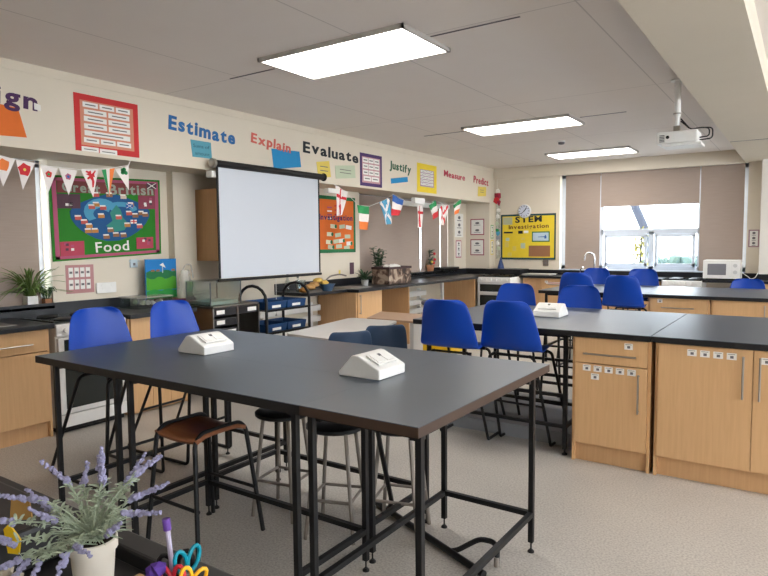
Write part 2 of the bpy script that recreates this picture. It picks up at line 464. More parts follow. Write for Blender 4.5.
# blinds
def blind(label, pl, c, u0, u1, v0, v1, cat='blind'):
    ex, ey, n = map(Vector, AX[pl])
    o = Vector(org(pl, c))
    t = thing('roller_blind', label, cat, tuple(o+ex*(u0+u1)/2+ey*v0), 0)
    rows = []
    m = wpoly(MB(), pl, c, rect(u0, v0+.02, u1, v1), 0, .004)
    m.build('fabric', BLIND, t)
    wpoly(MB(), pl, c, rect(u0, v0, u1, v0+.022), -.008, .012).build('bottom_bar', BLIND, t, bevel=.003)
    a = o+ex*u0+ey*(v1-.02)-n*.022; b = o+ex*u1+ey*(v1-.02)-n*.022
    MB().tube([a, b], .02, 10).build('roller', BLIND, t, smooth=True)
    return t
blind('taupe roller blind, fully lowered, left of the open back window', 'K', YB+.05, -3.63, -3.02, 1.0, 2.69)
blind('taupe roller blind half raised over the bright middle back window', 'K', YB+.05, -3.005, -1.45, 2.10, 2.69)
blind('taupe roller blind, fully lowered, behind the microwave', 'K', YB+.05, -1.435, -.82, 1.0, 2.69)
blind('taupe roller blind over the left window behind the spider plant', 'L', -5.585, .62, 2.795, .975, 2.24)
blind('wide taupe roller blind behind the bark-patterned basket', 'L', -5.64, 7.46, 9.405, .975, 2.24)
blind('narrow taupe roller blind between two slits of daylight, far left window', 'L', -5.64, 9.44, 10.12, .975, 2.24)
blind('narrowest taupe roller blind at the far end of the left window', 'L', -5.64, 10.155, 10.42, .975, 2.24)

# ceiling lights
def light(x0, x1, y0, y1, label, group):
    t = thing('ceiling_light', label, 'light', ((x0+x1)/2, (y0+y1)/2, ZC-.02), 0, group)
    f = MB()
    for a, b in (((x0, y0), (x1, y0+.02)), ((x0, y1-.02), (x1, y1)), ((x0, y0), (x0+.02, y1)), ((x1-.02, y0), (x1, y1))):
        f.box((a[0], a[1], ZC-.03), (b[0], b[1], ZC))
    f.build('frame', STEELG, t)
    B((x0+.02, y0+.02, ZC-.022), (x1-.02, y1-.02, ZC-.004)).build('diffuser', LAMPM, t)
    return t
STEELG = mat('grey_light_frame', (.50, .47, .44), .5, .4)
LAMPM = mat('lit_diffuser', (.8, .8, .8), .5, .2, emit=((1.0, .965, .91), LAMP))
light(-3.47, -2.17, 3.42, 4.06, 'large lit rectangular ceiling panel, the nearest and biggest one', 'ceiling panels')
light(-3.52, -2.20, 6.85, 7.46, 'lit rectangular ceiling panel, middle one of the row', 'ceiling panels')
light(-3.48, -2.20, 9.66, 10.30, 'lit rectangular ceiling panel, smallest and farthest, near the back wall', 'ceiling panels')
for y in (.0, 3.7, 7.1):
    light(1.2, 2.5, y-.3, y+.3, 'lit rectangular ceiling panel right of the beam', 'ceiling panels right of the beam')

# smoke detector
t = thing('smoke_detector', 'small round white smoke detector on the ceiling before the farthest light panel', 'detector', (-2.87, 8.63, ZC))
MB().lathe([(.05, -.02), (.055, 0)], (-2.87, 8.63, ZC)).build('base', WHITEP, t, smooth=True)
MB().lathe([(.02, -.05), (.04, -.045), (.045, -.02)], (-2.87, 8.63, ZC)).build('sensor_head', INK, t, smooth=True)

# projector
t = thing('projector', 'white ceiling projector on a pole under the ceiling', 'projector', (-.95, 6.0, 2.31))
B((-1.11, 5.86, 2.335), (-.79, 6.12, 2.44)).build('body', WHITEP, t, bevel=.012)
B((-1.07, 5.865, 2.312), (-.76, 6.10, 2.335)).build('bottom_plate', WHITEP, t, bevel=.004)
g = MB()
for k in range(5): g.box((-1.085, 5.852, 2.352+k*.013), (-1.045, 5.862, 2.359+k*.013))
g.build('vent', INK, t)
MB().lathe([(.014, 0), (.014, .008), (.010, .010)], (-1.02, 5.855, 2.39), axis='y').build('lens', DGLASS, t, smooth=True)
MB().tube([(-.97, 6, 2.58), (-.97, 6, 2.9)], .027, 16).build('pole', WHITEP, t, smooth=True)
MB().tube([(-.97, 6, 2.44), (-.97, 6, 2.60)], .018, 12).build('pole_sleeve', WHITEP, t, smooth=True)
MB().lathe([(.035, 0), (.035, .012)], (-.97, 6, 2.6)).build('pole_collar', STEEL, t)
B((-.995, 5.975, 2.44), (-.945, 6.025, 2.5)).build('bracket', STEEL, t)
MB().lathe([(.06, 0), (.06, .01)], (-.97, 6, 2.885)).build('ceiling_plate', WHITEP, t)
for dz, rx in ((0, .10), (.02, .075)):
    MB().tube([(-.94, 6, 2.56-dz), (-.86, 6, 2.46), (-.79, 6, 2.47), (-.79+rx, 6, 2.46), (-.79+rx, 6, 2.37+dz), (-.80, 6, 2.365+dz)], .006, 6, .03).build('cable', BLACK, t, smooth=True)

# ================================================================== FRONT GROUP OF TABLES
ZT = .89
def table(label, x0, x1, y0, y1, lx0, lx1, ly0, ly1, edge_mat=EDGER, group='front work tables', zt=ZT, rails=True):
    t = thing('work_table', label, 'table', ((x0+x1)/2, (y0+y1)/2, 0), 0, group)
    B((x0, y0, zt-.038), (x1, y1, zt-.003)).build('edge_band', edge_mat, t)
    B((x0, y0, zt-.003), (x1, y1, zt)).build('table_top', TOP, t)
    w2 = .0125
    for x in (lx0, lx1):
        for y in (ly0, ly1):
            l = B((x-w2, y-w2, .05), (x+w2, y+w2, zt-.038)).build('leg', BLACK, t, bevel=.002)
            MB().lathe([(.004, .045), (.004, .012)], (x, y, .0)).lathe([(.016, 0), (.016, .006), (.008, .014)], (x, y, 0)).build('foot', BLACK, l, smooth=True)
    ra = MB()
    for y in (ly0+.03, ly1-.03): ra.sq((lx0, y, zt-.049), (lx1, y, zt-.049), .022)
    for x in (lx0+.03, lx1-.03): ra.sq((x, ly0, zt-.049), (x, ly1, zt-.049), .022)
    ra.build('top_rail', BLACK, t)
    if rails:
        z = .19
        MB().sq((lx0, ly1, z), (lx1, ly1, z), .024).build('low_rail', BLACK, t)
        for x in (lx0, lx1): MB().sq((x, ly0, z), (x, ly1, z), .024).build('low_rail', BLACK, t)
    return t
table('dark-topped work table at the left end of the near group, before the two blue chairs', -3.53, -2.7555, 1.72, 3.0, -3.38, -2.81, 1.755, 2.95)
table('dark-topped work table over the brown wooden stool, front middle of the near group', -2.755, -1.5665, 1.72, 2.2515, -2.70, -1.62, 1.755, 2.21)
table('dark-topped work table in the back middle of the near group, toward the white table', -2.755, -1.5665, 2.252, 3.0, -2.73, -1.64, 2.29, 2.79)
table('dark-topped work table at the right end of the near group, with the brown edge', -1.566, -1.04, 1.72, 2.99, -1.53, -1.053, 1.75, 2.79, EDGE)

# socket pods
def pod(cx, cy_, z, label, rz=0, w_=.23, d_=.215):
    t = thing('socket_pod', label, 'power socket', (cx, cy_, z), rz, 'desk socket pods')
    pr = [(-w_/2, 0), (w_/2, 0), (w_/2, .045), (.0, .10), (-.02, .102), (-.04, .098), (-w_/2, .02)]
    MB().prism(pr, (0, -d_/2, 0), (1,0,0), (0,0,1), (0, d_, 0)).build('housing', WHITEP, t, world=False, bevel=.006)
    # sloping plate with two sockets
    a = Vector((.005, 0, .1)); b = Vector((w_/2-.004, 0, .049)); e = (b-a).normalized(); n = Vector((-e.z, 0, e.x)); n = n if n.z > 0 else -n
    MB().prism([(.012, -.075), (.095, -.075), (.095, .075), (.012, .075)], a+n*.001, e, (0,1,0), n*.007).build('socket_plate', WHITEP, t, world=False, bevel=.002)
    for s in (-1, 1):
        MB().prism([(.02, s*.036-.028), (.082, s*.036-.028), (.082, s*.036+.028), (.02, s*.036+.028)], a+n*.008, e, (0,1,0), n*.003).build('socket', WHITEP, t, world=False, bevel=.001)
    MB().prism([(.026, -.01), (.04, -.01), (.04, .01), (.026, .01)], a+n*.008, e, (0,1,0), n*.004).build('switch', INK, t, world=False)
    return t
pod(-2.83, 2.33, ZT, 'white wedge-shaped socket pod nearer the blue chairs, left one on the near table')
pod(-1.66, 2.33, ZT, 'white wedge-shaped socket pod on the near table by the white table, right one')
pod(-1.70, 4.90, .90, 'white wedge-shaped socket pod on the middle bench behind the blue chairs', -PI/2)

# ================================================================== CHAIRS
def make_high_chair(label, f0=-.27, f1=.20):
    t = thing('high_chair', label, 'chair', (0,0,0), 0, 'blue high chairs')
    prof = [(.225, .700, .15), (.21, .732, .172), (.10, .734, .20), (-.02, .727, .215), (-.12, .728, .228), (-.180, .742, .237), (-.200, .775, .236),
            (-.218, .83, .227), (-.234, .89, .215), (-.248, .95, .203), (-.260, 1.01, .190), (-.268, 1.055, .175), (-.273, 1.082, .150), (-.277, 1.095, .108)]
    rows = []
    for i, (y, z, w_) in enumerate(prof):
        row = []
        for k in range(13):
            u = -1+2*k/12
            back = min(1, max(0, (i-4)/3))
            dy = .05*u*u*back; dz = .018*abs(u)**3*(1-back)*(1 if i < 4 else .3)
            row.append(Vector((u*w_, y+dy, z+dz)))
        rows.append(row)
    MB().grid(rows).build('seat_shell', BLUE, t, world=False, smooth=True, solid=.007, sub=1)
    for s in (-1, 1):
        MB().tube([(s*.13, .15, .70), (s*.175, .165, .685), (s*.20, f1+.02, .022), (s*.20, f1, .011), (s*.20, f0, .011), (s*.20, f0-.01, .03), (s*.175, -.15, .68), (s*.13, -.13, .70)], .011, 8, .03).build('leg_frame', BLACK, t, world=False, smooth=True)
    ya, yb = .165+(f1-.145)*.65, -.15+(f0+.14)*.54
    MB().tube([(-.192, ya, .255), (.192, ya, .255)], .010, 8).build('foot_rest', BLACK, t, world=False, smooth=True)
    MB().tube([(-.187, yb, .32), (.187, yb, .32)], .009, 8).build('crossbar', BLACK, t, world=False, smooth=True)
    MB().tube([(-.16, .13, .695), (.16, .13, .695)], .009, 8).tube([(-.16, -.12, .695), (.16, -.12, .695)], .009, 8).build('seat_support', BLACK, t, world=False, smooth=True)
    return t
L_, N_, F_ = -PI/2, 0.0, PI
hc = make_high_chair('blue high chair at the near table in front of the white cooker', -.48, .12)
hc.location = (-3.575, 2.25, 0); hc.rotation_euler = (0, 0, L_)
dup(hc, (-3.575, 2.83, 0), L_+.05, 'blue high chair at the near table in front of the painted landscape picture')
h2 = make_high_chair('blue high chair at the middle bench, beside the two navy chairs', .10, .45)
h2.location = (-2.14, 4.13, 0); h2.rotation_euler = (0, 0, .02)
dup(h2, (-1.70, 4.25, 0), -.04, 'blue high chair at the middle bench, its back the largest of all', (1, 1, 1.0))
h3 = make_high_chair('blue high chair facing us across the middle bench, half hidden by two nearer chair backs')
h3.location = (-2.33, 5.50, 0); h3.rotation_euler = (0, 0, F_)
for x, y, rz, lab, s in (
    (-1.72, 5.50, F_-.04, 'blue high chair facing us across the middle bench, right behind the socket pod', 1.0),
    (-2.22, 7.48, N_, 'blue high chair turned away from us, under the curved tap at the third bench', 1.04),
    (-1.70, 7.50, N_-.04, 'blue high chair turned away at the third bench, its legs before the wooden units', 1.02),
    (-2.48, 8.85, F_, 'blue high chair facing us across the third bench, just right of the tap', 1.02),
    (-1.84, 8.85, F_+.05, 'blue high chair facing us across the third bench, below the yellow shrub outside', 1.02),
    (-.60, 8.9, F_, 'blue high chair showing only its top edge in front of the microwave', .92)):
    dup(h3, (x, y, 0), rz, lab, (1, 1, s))

def navy_chair(label):
    t = thing('low_chair', label, 'chair', (0,0,0), 0, 'navy chairs')
    prof = [(.20, .425, .18), (.18, .45, .19), (0, .445, .20), (-.14, .45, .205), (-.19, .48, .205), (-.215, .56, .20), (-.235, .66, .192), (-.248, .74, .18), (-.252, .775, .165), (-.253, .788, .14)]
    rows = [[Vector((u/5*w_, y+(.04*(u/5)**2 if i > 4 else 0), z)) for u in range(-5, 6)] for i, (y, z, w_) in enumerate(prof)]
    MB().grid(rows).build('seat_shell', NAVY, t, world=False, smooth=True, solid=.008, sub=1)
    for s in (-1, 1):
        MB().tube([(s*.15, .14, .43), (s*.19, .20, 0.0)], .011, 8).build('leg', BLACK, t, world=False, smooth=True)
        MB().tube([(s*.15, -.13, .43), (s*.19, -.22, 0.0)], .011, 8).build('leg', BLACK, t, world=False, smooth=True)
    MB().tube([(-.16, .13, .42), (.16, .13, .42)], .009).tube([(-.16, -.12, .42), (.16, -.12, .42)], .009).build('seat_support', BLACK, t, world=False, smooth=True)
    return t
nc = navy_chair('navy plastic chair at the white table, right one with more of its back in view')
nc.location = (-3.07, 4.44, 0); nc.rotation_euler = (0, 0, PI/2-.75); nc.scale = (1, 1, 1.03)
dup(nc, (-3.12, 3.96, 0), PI/2-.6, 'navy plastic chair at the white table, left one mostly hidden behind the near table')

# ------------------------------------------------------------------ stools
t = thing('wooden_stool', 'brown wooden-seated stool with black tube legs under the near table', 'stool', (-2.52, 2.02, 0))
S = [(-2.66, 1.84), (-2.35, 1.84), (-2.36, 2.18), (-2.66, 2.18)]
rows = []
for i in range(7):
    v = i/6
    rows.append([Vector((-2.665+.32*u/6, 1.86+.31*v, .575+.012*((u/3-1)**2)-(.022*max(0, abs(2*v-1)-.6)/.4))) for u in range(7)])
MB().grid(rows).build('seat', SEATW, t, smooth=True, solid=.02)
for s in (-1, 1):
    x = -2.505+s*.145
    MB().tube([(x+s*.05, 1.82, 0), (x, 1.86, .56), (x, 1.90, .598), (x, 2.14, .598), (x, 2.18, .56), (x+s*.05, 2.24, 0)], .0115, 8, .035).build('leg_frame', BLACK, t, smooth=True)
MB().tube([(-2.69, 1.84, .24), (-2.32, 1.84, .24)], .009).build('stretcher', BLACK, t, smooth=True)
MB().tube([(-2.69, 2.21, .24), (-2.32, 2.21, .24)], .009).build('stretcher', BLACK, t, smooth=True)

def metal_stool(label, x, y, rz, zs=.70, legm=WORN):
    t = thing('metal_stool', label, 'stool', (x, y, 0), rz, 'grey-legged stools under the near table')
    MB().lathe([(.145, 0), (.155, .008), (.155, .022), (.14, .032), (0, .034)], (0, 0, zs)).build('seat', BLACK, t, world=False, smooth=True)
    for a in range(4):
        q = PI/4+a*PI/2; c, s = math.cos(q), math.sin(q)
        MB().tube([(c*.11, s*.11, zs+.004), (c*.18, s*.18, 0)], .0105, 8).build('leg', legm, t, world=False, smooth=True)
    k = .18-(.07*.2/zs)
    f = [(math.cos(PI/4+a*PI/2)*k, math.sin(PI/4+a*PI/2)*k, .2) for a in range(4)]
    for a in range(4): MB().tube([f[a], f[(a+1) % 4]], .008, 6).build('foot_rest', legm, t, world=False, smooth=True)
    return t
metal_stool('grey-legged round stool under the near table, beside the brown wooden stool', -2.38, 2.48, .2, .55)
metal_stool('grey-legged round stool under the near table, the middle one between the leg pairs', -1.98, 2.45, .35, .55)
metal_stool('grey-legged round stool under the near table, rightmost with one grey leg in view', -1.70, 2.62, .3, .55)
# black sled-framed stool pushed under the table end
t = thing('sled_stool', 'black tubular sled-framed stool pushed under the right end of the near table', 'stool', (-1.45, 2.6, 0))
MB().tube([(-2.02, 2.83, .02), (-1.14, 2.445, .02)], .017, 10).build('runner', BLACK, t, smooth=True)
MB().tube([(-1.62, 2.28, .76), (-1.70, 2.45, .50), (-1.80, 2.70, .10), (-1.87, 2.765, .03)], .013, 8, .05).build('leg', BLACK, t, smooth=True)
MB().tube([(-1.365, 2.55, .02), (-1.33, 2.56, .03), (-1.235, 2.60, .095), (-1.165, 2.60, .10), (-1.135, 2.58, .085), (-1.13, 2.56, .012)], .013, 8, .03).build('bent_tube', BLACK, t, smooth=True)
MB().tube([(-1.131, 2.562, .05), (-1.1302, 2.5605, .008)], .0138, 8).build('worn_end', WORN, t, smooth=True)
MB().lathe([(.15, 0), (.155, .02), (0, .03)], (-1.60, 2.24, .75)).build('seat', BLACK, t, smooth=True)

# ================================================================== CABINETS
def handle(mb, a, b, n, r=.006, off=.028):
    a, b, n = Vector(a), Vector(b), Vector(n)
    t = (b-a).normalized()
    mb.tube([a-t*.012+n*off, b+t*.012+n*off], r, 8)
    mb.tube([a, a+n*off], r*.8, 6); mb.tube([b, b+n*off], r*.8, 6)
    return mb
def cabinet(label, loc, rz, W, D, cols, H=.86, plinth=.13, mat_=BEECH, back=True, name='base_unit', group=None, plm=None):
    """cols: list of (x0, x1, kind, handle_side, stickers) ; kinds: door, drawer_door, open"""
    t = thing(name, label, 'cabinet', loc, rz, group)
    m = MB()
    m.box((0, .018, 0), (.018, D, H)); m.box((W-.018, .018, 0), (W, D, H))
    m.box((.018, .02, plinth), (W-.018, D, plinth+.018)); m.box((.018, .02, H-.018), (W-.018, D, H))
    if back: m.box((.018, D-.015, plinth), (W-.018, D, H))
    for c in cols[1:]: m.box((c[0]-.009, .03, plinth+.018), (c[0]+.009, D-.015, H-.018))
    m.build('carcass', mat_, t, world=False)
    B((.018, .05, 0), (W-.018, .066, plinth)).build('plinth', plm or BEECHD, t, world=False)
    def door(x0, x1, z0, z1, hs, st, nm='door'):
        d = B((x0+.002, -.001, z0), (x1-.002, .018, z1)).build(nm, mat_, t, world=False, bevel=.0015)
        if nm == 'drawer': handle(MB(), ((x0+x1)/2-.155, -.001, (z0+z1)/2-.02), ((x0+x1)/2+.155, -.001, (z0+z1)/2-.02), (0,-1,0)).build('handle', STEEL, d, world=False, smooth=True)
        elif hs:
            hx = x1-.05 if hs == 'r' else x0+.035
            handle(MB(), (hx, -.001, z1-.28), (hx, -.001, z1-.05), (0,-1,0)).build('handle', STEEL, d, world=False, smooth=True)
        for (sx, sz) in st:
            s_ = B((sx-.026, -.0025, sz-.02), (sx+.026, -.001, sz+.02)).build('sticker', PAPER, d, world=False)
            MB().box((sx-.01, -.0032, sz-.010), (sx+.011, -.0025, sz+.006)).box((sx-.020, -.0032, sz+.012), (sx+.018, -.0025, sz+.015)).build('print', INK, s_, world=False) if False else None
            # printed mark kept within the sticker mesh depth
            MB().box((sx-.008, -.0032, sz-.012), (sx+.010, -.001, sz+.004)).box((sx-.020, -.0032, sz+.011), (sx+.018, -.001, sz+.014)).build('sticker_print', INK, d, world=False)
    for (x0, x1, kind, hs, st) in cols:
        if kind == 'door': door(x0, x1, plinth+.004, H-.004, hs, st)
        elif kind == 'drawer_door':
            door(x0, x1, .69, H-.004, None, [q for q in st if q[1] > .69], 'drawer')
            door(x0, x1, plinth+.004, .683, hs, [q for q in st if q[1] <= .69])
    return t
def top(name, label, a, b, m=TOP, group=None, cat='worktop'):
    t = thing(name, label, cat, ((a[0]+b[0])/2, (a[1]+b[1])/2, a[2]), 0, group)
    B((a[0], a[1], a[2]), (b[0], b[1], b[2]-.003)).build('edge_band', EDGER, t, bevel=.003)
    B((a[0]+.001, a[1]+.001, b[2]-.003), (b[0]-.001, b[1]-.001, b[2])).build('surface', m, t)
    return t
# middle bench
def lab_bench(label, x0, x1, y0, y1, lx0, lx1, ly0, ly1, mid=None, zt=.862):
    t = thing('lab_bench', label, 'bench', ((x0+x1)/2, (y0+y1)/2, 0), 0, 'lab benches on black frames')
    B((x0, y0, zt), (x1, y1, .897)).build('edge_band', EDGER, t, bevel=.002)
    B((x0+.001, y0+.001, .897), (x1-.001, y1-.001, .90)).build('bench_top', TOP, t)
    ys = [ly0, ly1] + (list(mid) if mid else [])
    for y in ys:
        for x in (lx0, lx1):
            l = B((x-.014, y-.014, .04), (x+.014, y+.014, zt)).build('leg', BLACK, t)
            MB().lathe([(.02, 0), (.02, .008), (.007, .016), (.007, .045)], (x, y, 0)).build('foot', BLACK, l, smooth=True)
        for z in (.20, .42): MB().sq((lx0, y, z), (lx1, y, z), .024).build('rail', BLACK, t)
        MB().sq((lx0, y, zt-.014), (lx1, y, zt-.014), .026).build('rail', BLACK, t)
    for x in (lx0, lx1): MB().sq((x, ly0, .20), (x, ly1, .20), .024).build('rail', BLACK, t)
    return t
lab_bench('dark grey bench on a black frame, middle row, holding a socket pod', -2.55, -.792, 4.14, 5.60, -2.46, -1.36, 4.24, 5.52, (4.86,))
top('worktop', 'dark grey worktop of the middle row over the double-door unit', (-.788, 4.14, .862), (1.2, 5.60, .90))
X0 = -1.29
cabinet('beech unit with one drawer and six door stickers, left of the dark gap, middle row', (X0, 4.155, 0), 0, .50, .66,
        [(.018, .482, 'drawer_door', 'r', [(.365, .82)] + [(.10+.0715*k, .655-.001*k) for k in range(5)] + [(.155, .60)])], H=.862)
cabinet('wide beech double-door unit with four white stickers, right of the dark gap, middle row', (-.765, 4.155, 0), 0, 1.06, .66,
        [(.018, .535, 'door', 'r', [(.21+.071*k, .815-.001*k) for k in range(4)]), (.535, 1.042, 'door', 'l', [(.60, .80)])], H=.862)
struct('trim_13', B((-2.62, 4.42, 0), (-.80, 5.4, .10)), mat('grey_floor_duct', (.25, .26, .28), .6), 'low grey service duct on the floor under the middle bench')
# third bench
lab_bench('dark grey bench on a black frame, third row toward the window', -2.74, -1.5, 7.43, 8.85, -2.66, -1.56, 7.5, 8.78)
top('worktop', 'dark grey worktop of the third row catching the window light', (-1.497, 7.43, .862), (1.2, 8.85, .90))
cabinet('beech drawer unit with one small sticker, left unit of the third bench', (-1.47, 7.48, 0), 0, .63, .66,
        [(.018, .612, 'drawer_door', 'r', [(.13, .825)])], H=.862)
cabinet('plain beech double-door unit, right unit of the third bench', (-.83, 7.48, 0), 0, 1.1, .66,
        [(.018, .55, 'door', 'r', []), (.55, 1.082, 'door', 'l', [])], H=.862)

# ================================================================== LEFT BENCH RUN
def worktop_left(label, y0, y1, xf=-4.80, up=True, xb=-5.5, z=.90):
    t = thing('worktop', label, 'worktop', (xf, (y0+y1)/2, .862), 0, 'black worktops')
    B((xb, y0, .862), (xf, y1, z)).build('slab', TOPB, t, bevel=.004)
    if up: B((xb, y0, z), (xb+.02, y1, .998)).build('upstand', TOPB, t, bevel=.002)
    return t
worktop_left('black worktop with upstand on the left wall, below the spider plant', -1.0, 2.50)
cabinet('beech unit with drawer and door at the left edge, beside the white cooker', (-4.845, 1.86, 0), PI/2, .62, .62, [(.018, .602, 'drawer_door', None, [])], H=.862)
cabinet('beech unit on the left wall mostly outside the frame', (-4.845, .9, 0), PI/2, .96, .62, [(.018, .48, 'door', 'r', []), (.48, .942, 'door', 'l', [])], H=.862)
# sink in the near left worktop
t = thing('inset_sink', 'stainless inset sink edge in the left worktop near the cooker', 'sink', (-5.1, 1.95, .9))
MB().box((-5.3, 1.5, .900), (-4.93, 2.28, .905)).build('rim', STEEL, t)
MB().box((-5.26, 1.54, .905), (-4.97, 1.95, .9065)).build('bowl', WORN, t)
struct('trim_14', B((-5.5, 2.5, 0), (-5.48, 3.6, .998)), TOPB, 'black splashback behind the left cooker')
cabinet('plain beech panelled unit between the cooker and the drawer stack', (-4.845, 3.16, 0), PI/2, .62, .62, [(.018, .22, 'door', None, []), (.22, .41, 'door', None, []), (.41, .602, 'door', None, [])], H=.862, plinth=.02)
worktop_left('short black worktop under the clear plastic box, right of the cooker', 3.15, 3.86, up=False)

def cooker(label, loc, rz, W=.60, D=.60, H=.90):
    t = thing('cooker', label, 'cooker', loc, rz, 'white cookers')
    B((0, .03, .04), (W, D, H-.02)).build('body', ENAMEL, t, world=False, bevel=.006)
    B((.02, .05, 0), (W-.02, D-.03, .04)).build('plinth', BLACK, t, world=False)
    B((-.002, 0, H-.115), (W+.002, .05, H-.02)).build('control_panel', ENAMEL, t, world=False, bevel=.008)
    for k in range(6):
        MB().lathe([(.018, -.022), (.02, 0)], (.07+k*(W-.14)/5, 0, H-.068), axis='y').build('knob', ENAMEL, t, world=False, smooth=True)
    d = B((.01, .0, .16), (W-.01, .035, H-.13)).build('oven_door', ENAMEL, t, world=False, bevel=.005)
    B((.055, -.004, .20), (W-.055, .004, .56)).build('door_glass', DGLASS, d, world=False)
    B((.055, -.004, .625), (W-.055, .004, .755)).build('grill_glass', DGLASS, d, world=False)
    B((.045, -.022, .585), (W-.045, .0, .61)).build('handle', ENAMEL, d, world=False, bevel=.004)
    B((.01, 0, .05), (W-.01, .035, .15)).build('drawer_front', ENAMEL, t, world=False, bevel=.005)
    B((.01, .06, H-.02), (W-.01, D, H)).build('hob', DGLASS, t, world=False, bevel=.003)
    for i in (0, 1):
        for j in (0, 1):
            MB().lathe([(.075, 0), (.085, .006), (.07, .012)], (.16+i*.28, .17+j*.27, H)).build('burner', BLACK, t, world=False, smooth=True)
    return t
cooker('white free-standing cooker with dark glass door, left wall behind the blue chairs', (-4.83, 2.525, 0), PI/2)
cooker('white free-standing cooker in the far left corner with dark oven glass', (-4.87, 10.12, 0), 0, .63, .6)
cooker('white cooker on the back wall beside the microwave, only its hob in view', (-1.86, 10.50, 0), 0, .56, .6)
# hob covers of the far cookers are dark worktop pieces
struct('trim_15', B((-5.0, 10.72, .90), (-4.3, YB, .998)), TOPB, 'black splashback behind the corner cooker')

# window bench
LW = worktop_left('long black worktop with upstand under the far left window', 6.40, 9.93, xf=-4.76)
t = thing('worktop', 'black corner worktop running into the far left corner', 'worktop', (-5.2, 10.5, .862), 0, 'black worktops')
B((-5.5, 9.93, .862), (-4.9, 10.90, .90)).build('slab', TOPB, t); B((-5.5, 9.93, .90), (-5.48, 10.9, .998)).build('upstand', TOPB, t); B((-5.48, 10.895, .90), (-5.0, 10.918, .998)).build('upstand', TOPB, t)
worktop_left('short black worktop end holding the sink tap, left of the basket', 5.62, 6.40, xf=-4.95, up=True)
def side_panel(label, y, x0=-5.48, x1=-4.83, z1=.862):
    B((x0, y-.012, 0), (x1, y+.012, z1)).build('end_panel', BEECHD, LW, bevel=.002)
side_panel('broad beech end panel left of the small sink cupboard', 6.44)
cabinet('small beech cupboard with upright steel handle under the far sink', (-4.845, 6.47, 0), PI/2, .60, .62, [(.018, .582, 'door', 'l', [])], H=.862)
side_panel('beech end panel just below the bark-patterned basket', 7.74)
side_panel('beech end panel beside the far corner cooker', 9.95)
# radiators
def radiator(label, y0, y1, z0, z1, x=-5.38):
    t = thing('radiator', label, 'radiator', (x, (y0+y1)/2, z0), 0, 'wall radiators')
    n = 4
    for k in range(n):
        z = z0+(z1-z0)*(k+.5)/n
        B((x-.06, y0, z-.045), (x, y1, z+.04)).build('panel_rib', WHITEP, t, bevel=.015)
    B((XL, y0+.1, z0), (x-.06, y0+.14, z1)).build('bracket', WHITEP, t); B((XL, y1-.14, z0), (x-.06, y1-.1, z1)).build('bracket', WHITEP, t)
    MB().tube([(x-.03, y1-.03, z0+.04), (x-.03, y1+.06, z0+.04), (x-.03, y1+.06, 0)], .011, 8, .02).build('pipe', WHITEP, t, smooth=True)
    return t
radiator('cream ribbed radiator on the left wall behind the blue-tray trolley', 5.25, 6.38, .14, .72)
radiator('cream ribbed radiator under the long window worktop', 7.85, 9.2, .14, .72)
MB().tube([(-5.2, 9.42, 0), (-5.2, 9.42, .862)], .03, 10).build('waste_pipe', WHITEP, smooth=True)
tag(bpy.data.objects['waste_pipe'], 'thick white upright pipe below the far worktop', 'pipe')

# back run
t = thing('worktop', 'long black worktop with upstand along the back wall under the windows', 'worktop', (-2.4, 10.8, .862), 0, 'black worktops')
B((-4.235, 10.50, .862), (-1.87, YB, .90)).build('slab', TOPB, t, bevel=.004); B((-4.3, YB-.02, .90), (-1.87, YB, .985)).build('upstand', TOPB, t)
t = thing('worktop', 'black worktop along the back wall carrying the microwave', 'worktop', (-.9, 10.8, .862), 0, 'black worktops')
B((-1.29, 10.50, .862), (-.582, YB, .90)).build('slab', TOPB, t, bevel=.004); B((-1.87, YB-.02, .90), (-.582, YB, .985)).build('upstand', TOPB, t)
B((-.582, 10.50, .862), (.6, YB-.252, .90)).build('slab', TOPB, t); B((-.582, YB-.272, .9), (.6, YB-.252, .985)).build('upstand', TOPB, t)
B((-4.2, 10.6, .1), (-3.85, 10.62, .862)).build('knee_panel', BEECHD)
tag(bpy.data.objects['knee_panel'], 'brown panel in shade right of the corner cooker', 'panel')
cabinet('beech unit with red-printed notice on the back wall, above the blue chair tops', (-3.84, 10.53, 0), 0, .62, .60, [(.018, .602, 'drawer_door', 'r', [(.10, .80)])], H=.862)
cabinet('beech double unit on the back wall under the tap', (-3.2, 10.53, 0), 0, 1.3, .60, [(.018, .65, 'door', 'r', []), (.65, 1.282, 'door', 'l', [])], H=.862)
cabinet('beech unit at the right end of the back wall', (-.60, 10.53, 0), 0, 1.1, .36, [(.018, .55, 'door', 'r', []), (.55, 1.082, 'door', 'l', [])], H=.862)
# red print on the notice sheet
t = tag(B((-3.74, 10.521, .765), (-3.40, 10.525, .80)).build('notice_strip', PAPER), 'narrow white notice strip on the back wall drawer', 'notice')
B((-3.70, 10.518, .778), (-3.44, 10.5205, .788)).build('printed_line', RED, t, world=False)

# ================================================================== PROJECTION SCREEN
t = thing('projection_screen', 'white pull-down projection screen with black borders on the left wall', 'screen', (-4.88, 5.0, 1.1))
B((-4.885, 4.235, 1.155), (-4.882, 5.765, 2.29)).build('fabric', SCREEN, t)
for y0, y1 in ((4.21, 4.236), (5.764, 5.79)): B((-4.8855, y0, 1.155), (-4.8815, y1, 2.29)).build('border', BLACK, t)
MB().tube([(-4.885, 4.20, 1.135), (-4.885, 5.80, 1.135)], .016, 10).build('bottom_bar', BLACK, t, smooth=True)
MB().tube([(-4.88, 4.19, 2.305), (-4.88, 5.86, 2.305)], .036, 14).build('roller_case', BLACK, t, smooth=True)
for y0, y1 in ((4.145, 4.19), (5.86, 5.885)):
    MB().lathe([(.03, 0), (.048, .008), (.048, y1-y0-.006), (.03, y1-y0)], (-4.88, y0, 2.305), axis='y').build('end_cap', STEEL if y0 < 5 else BLACK, t, smooth=True)
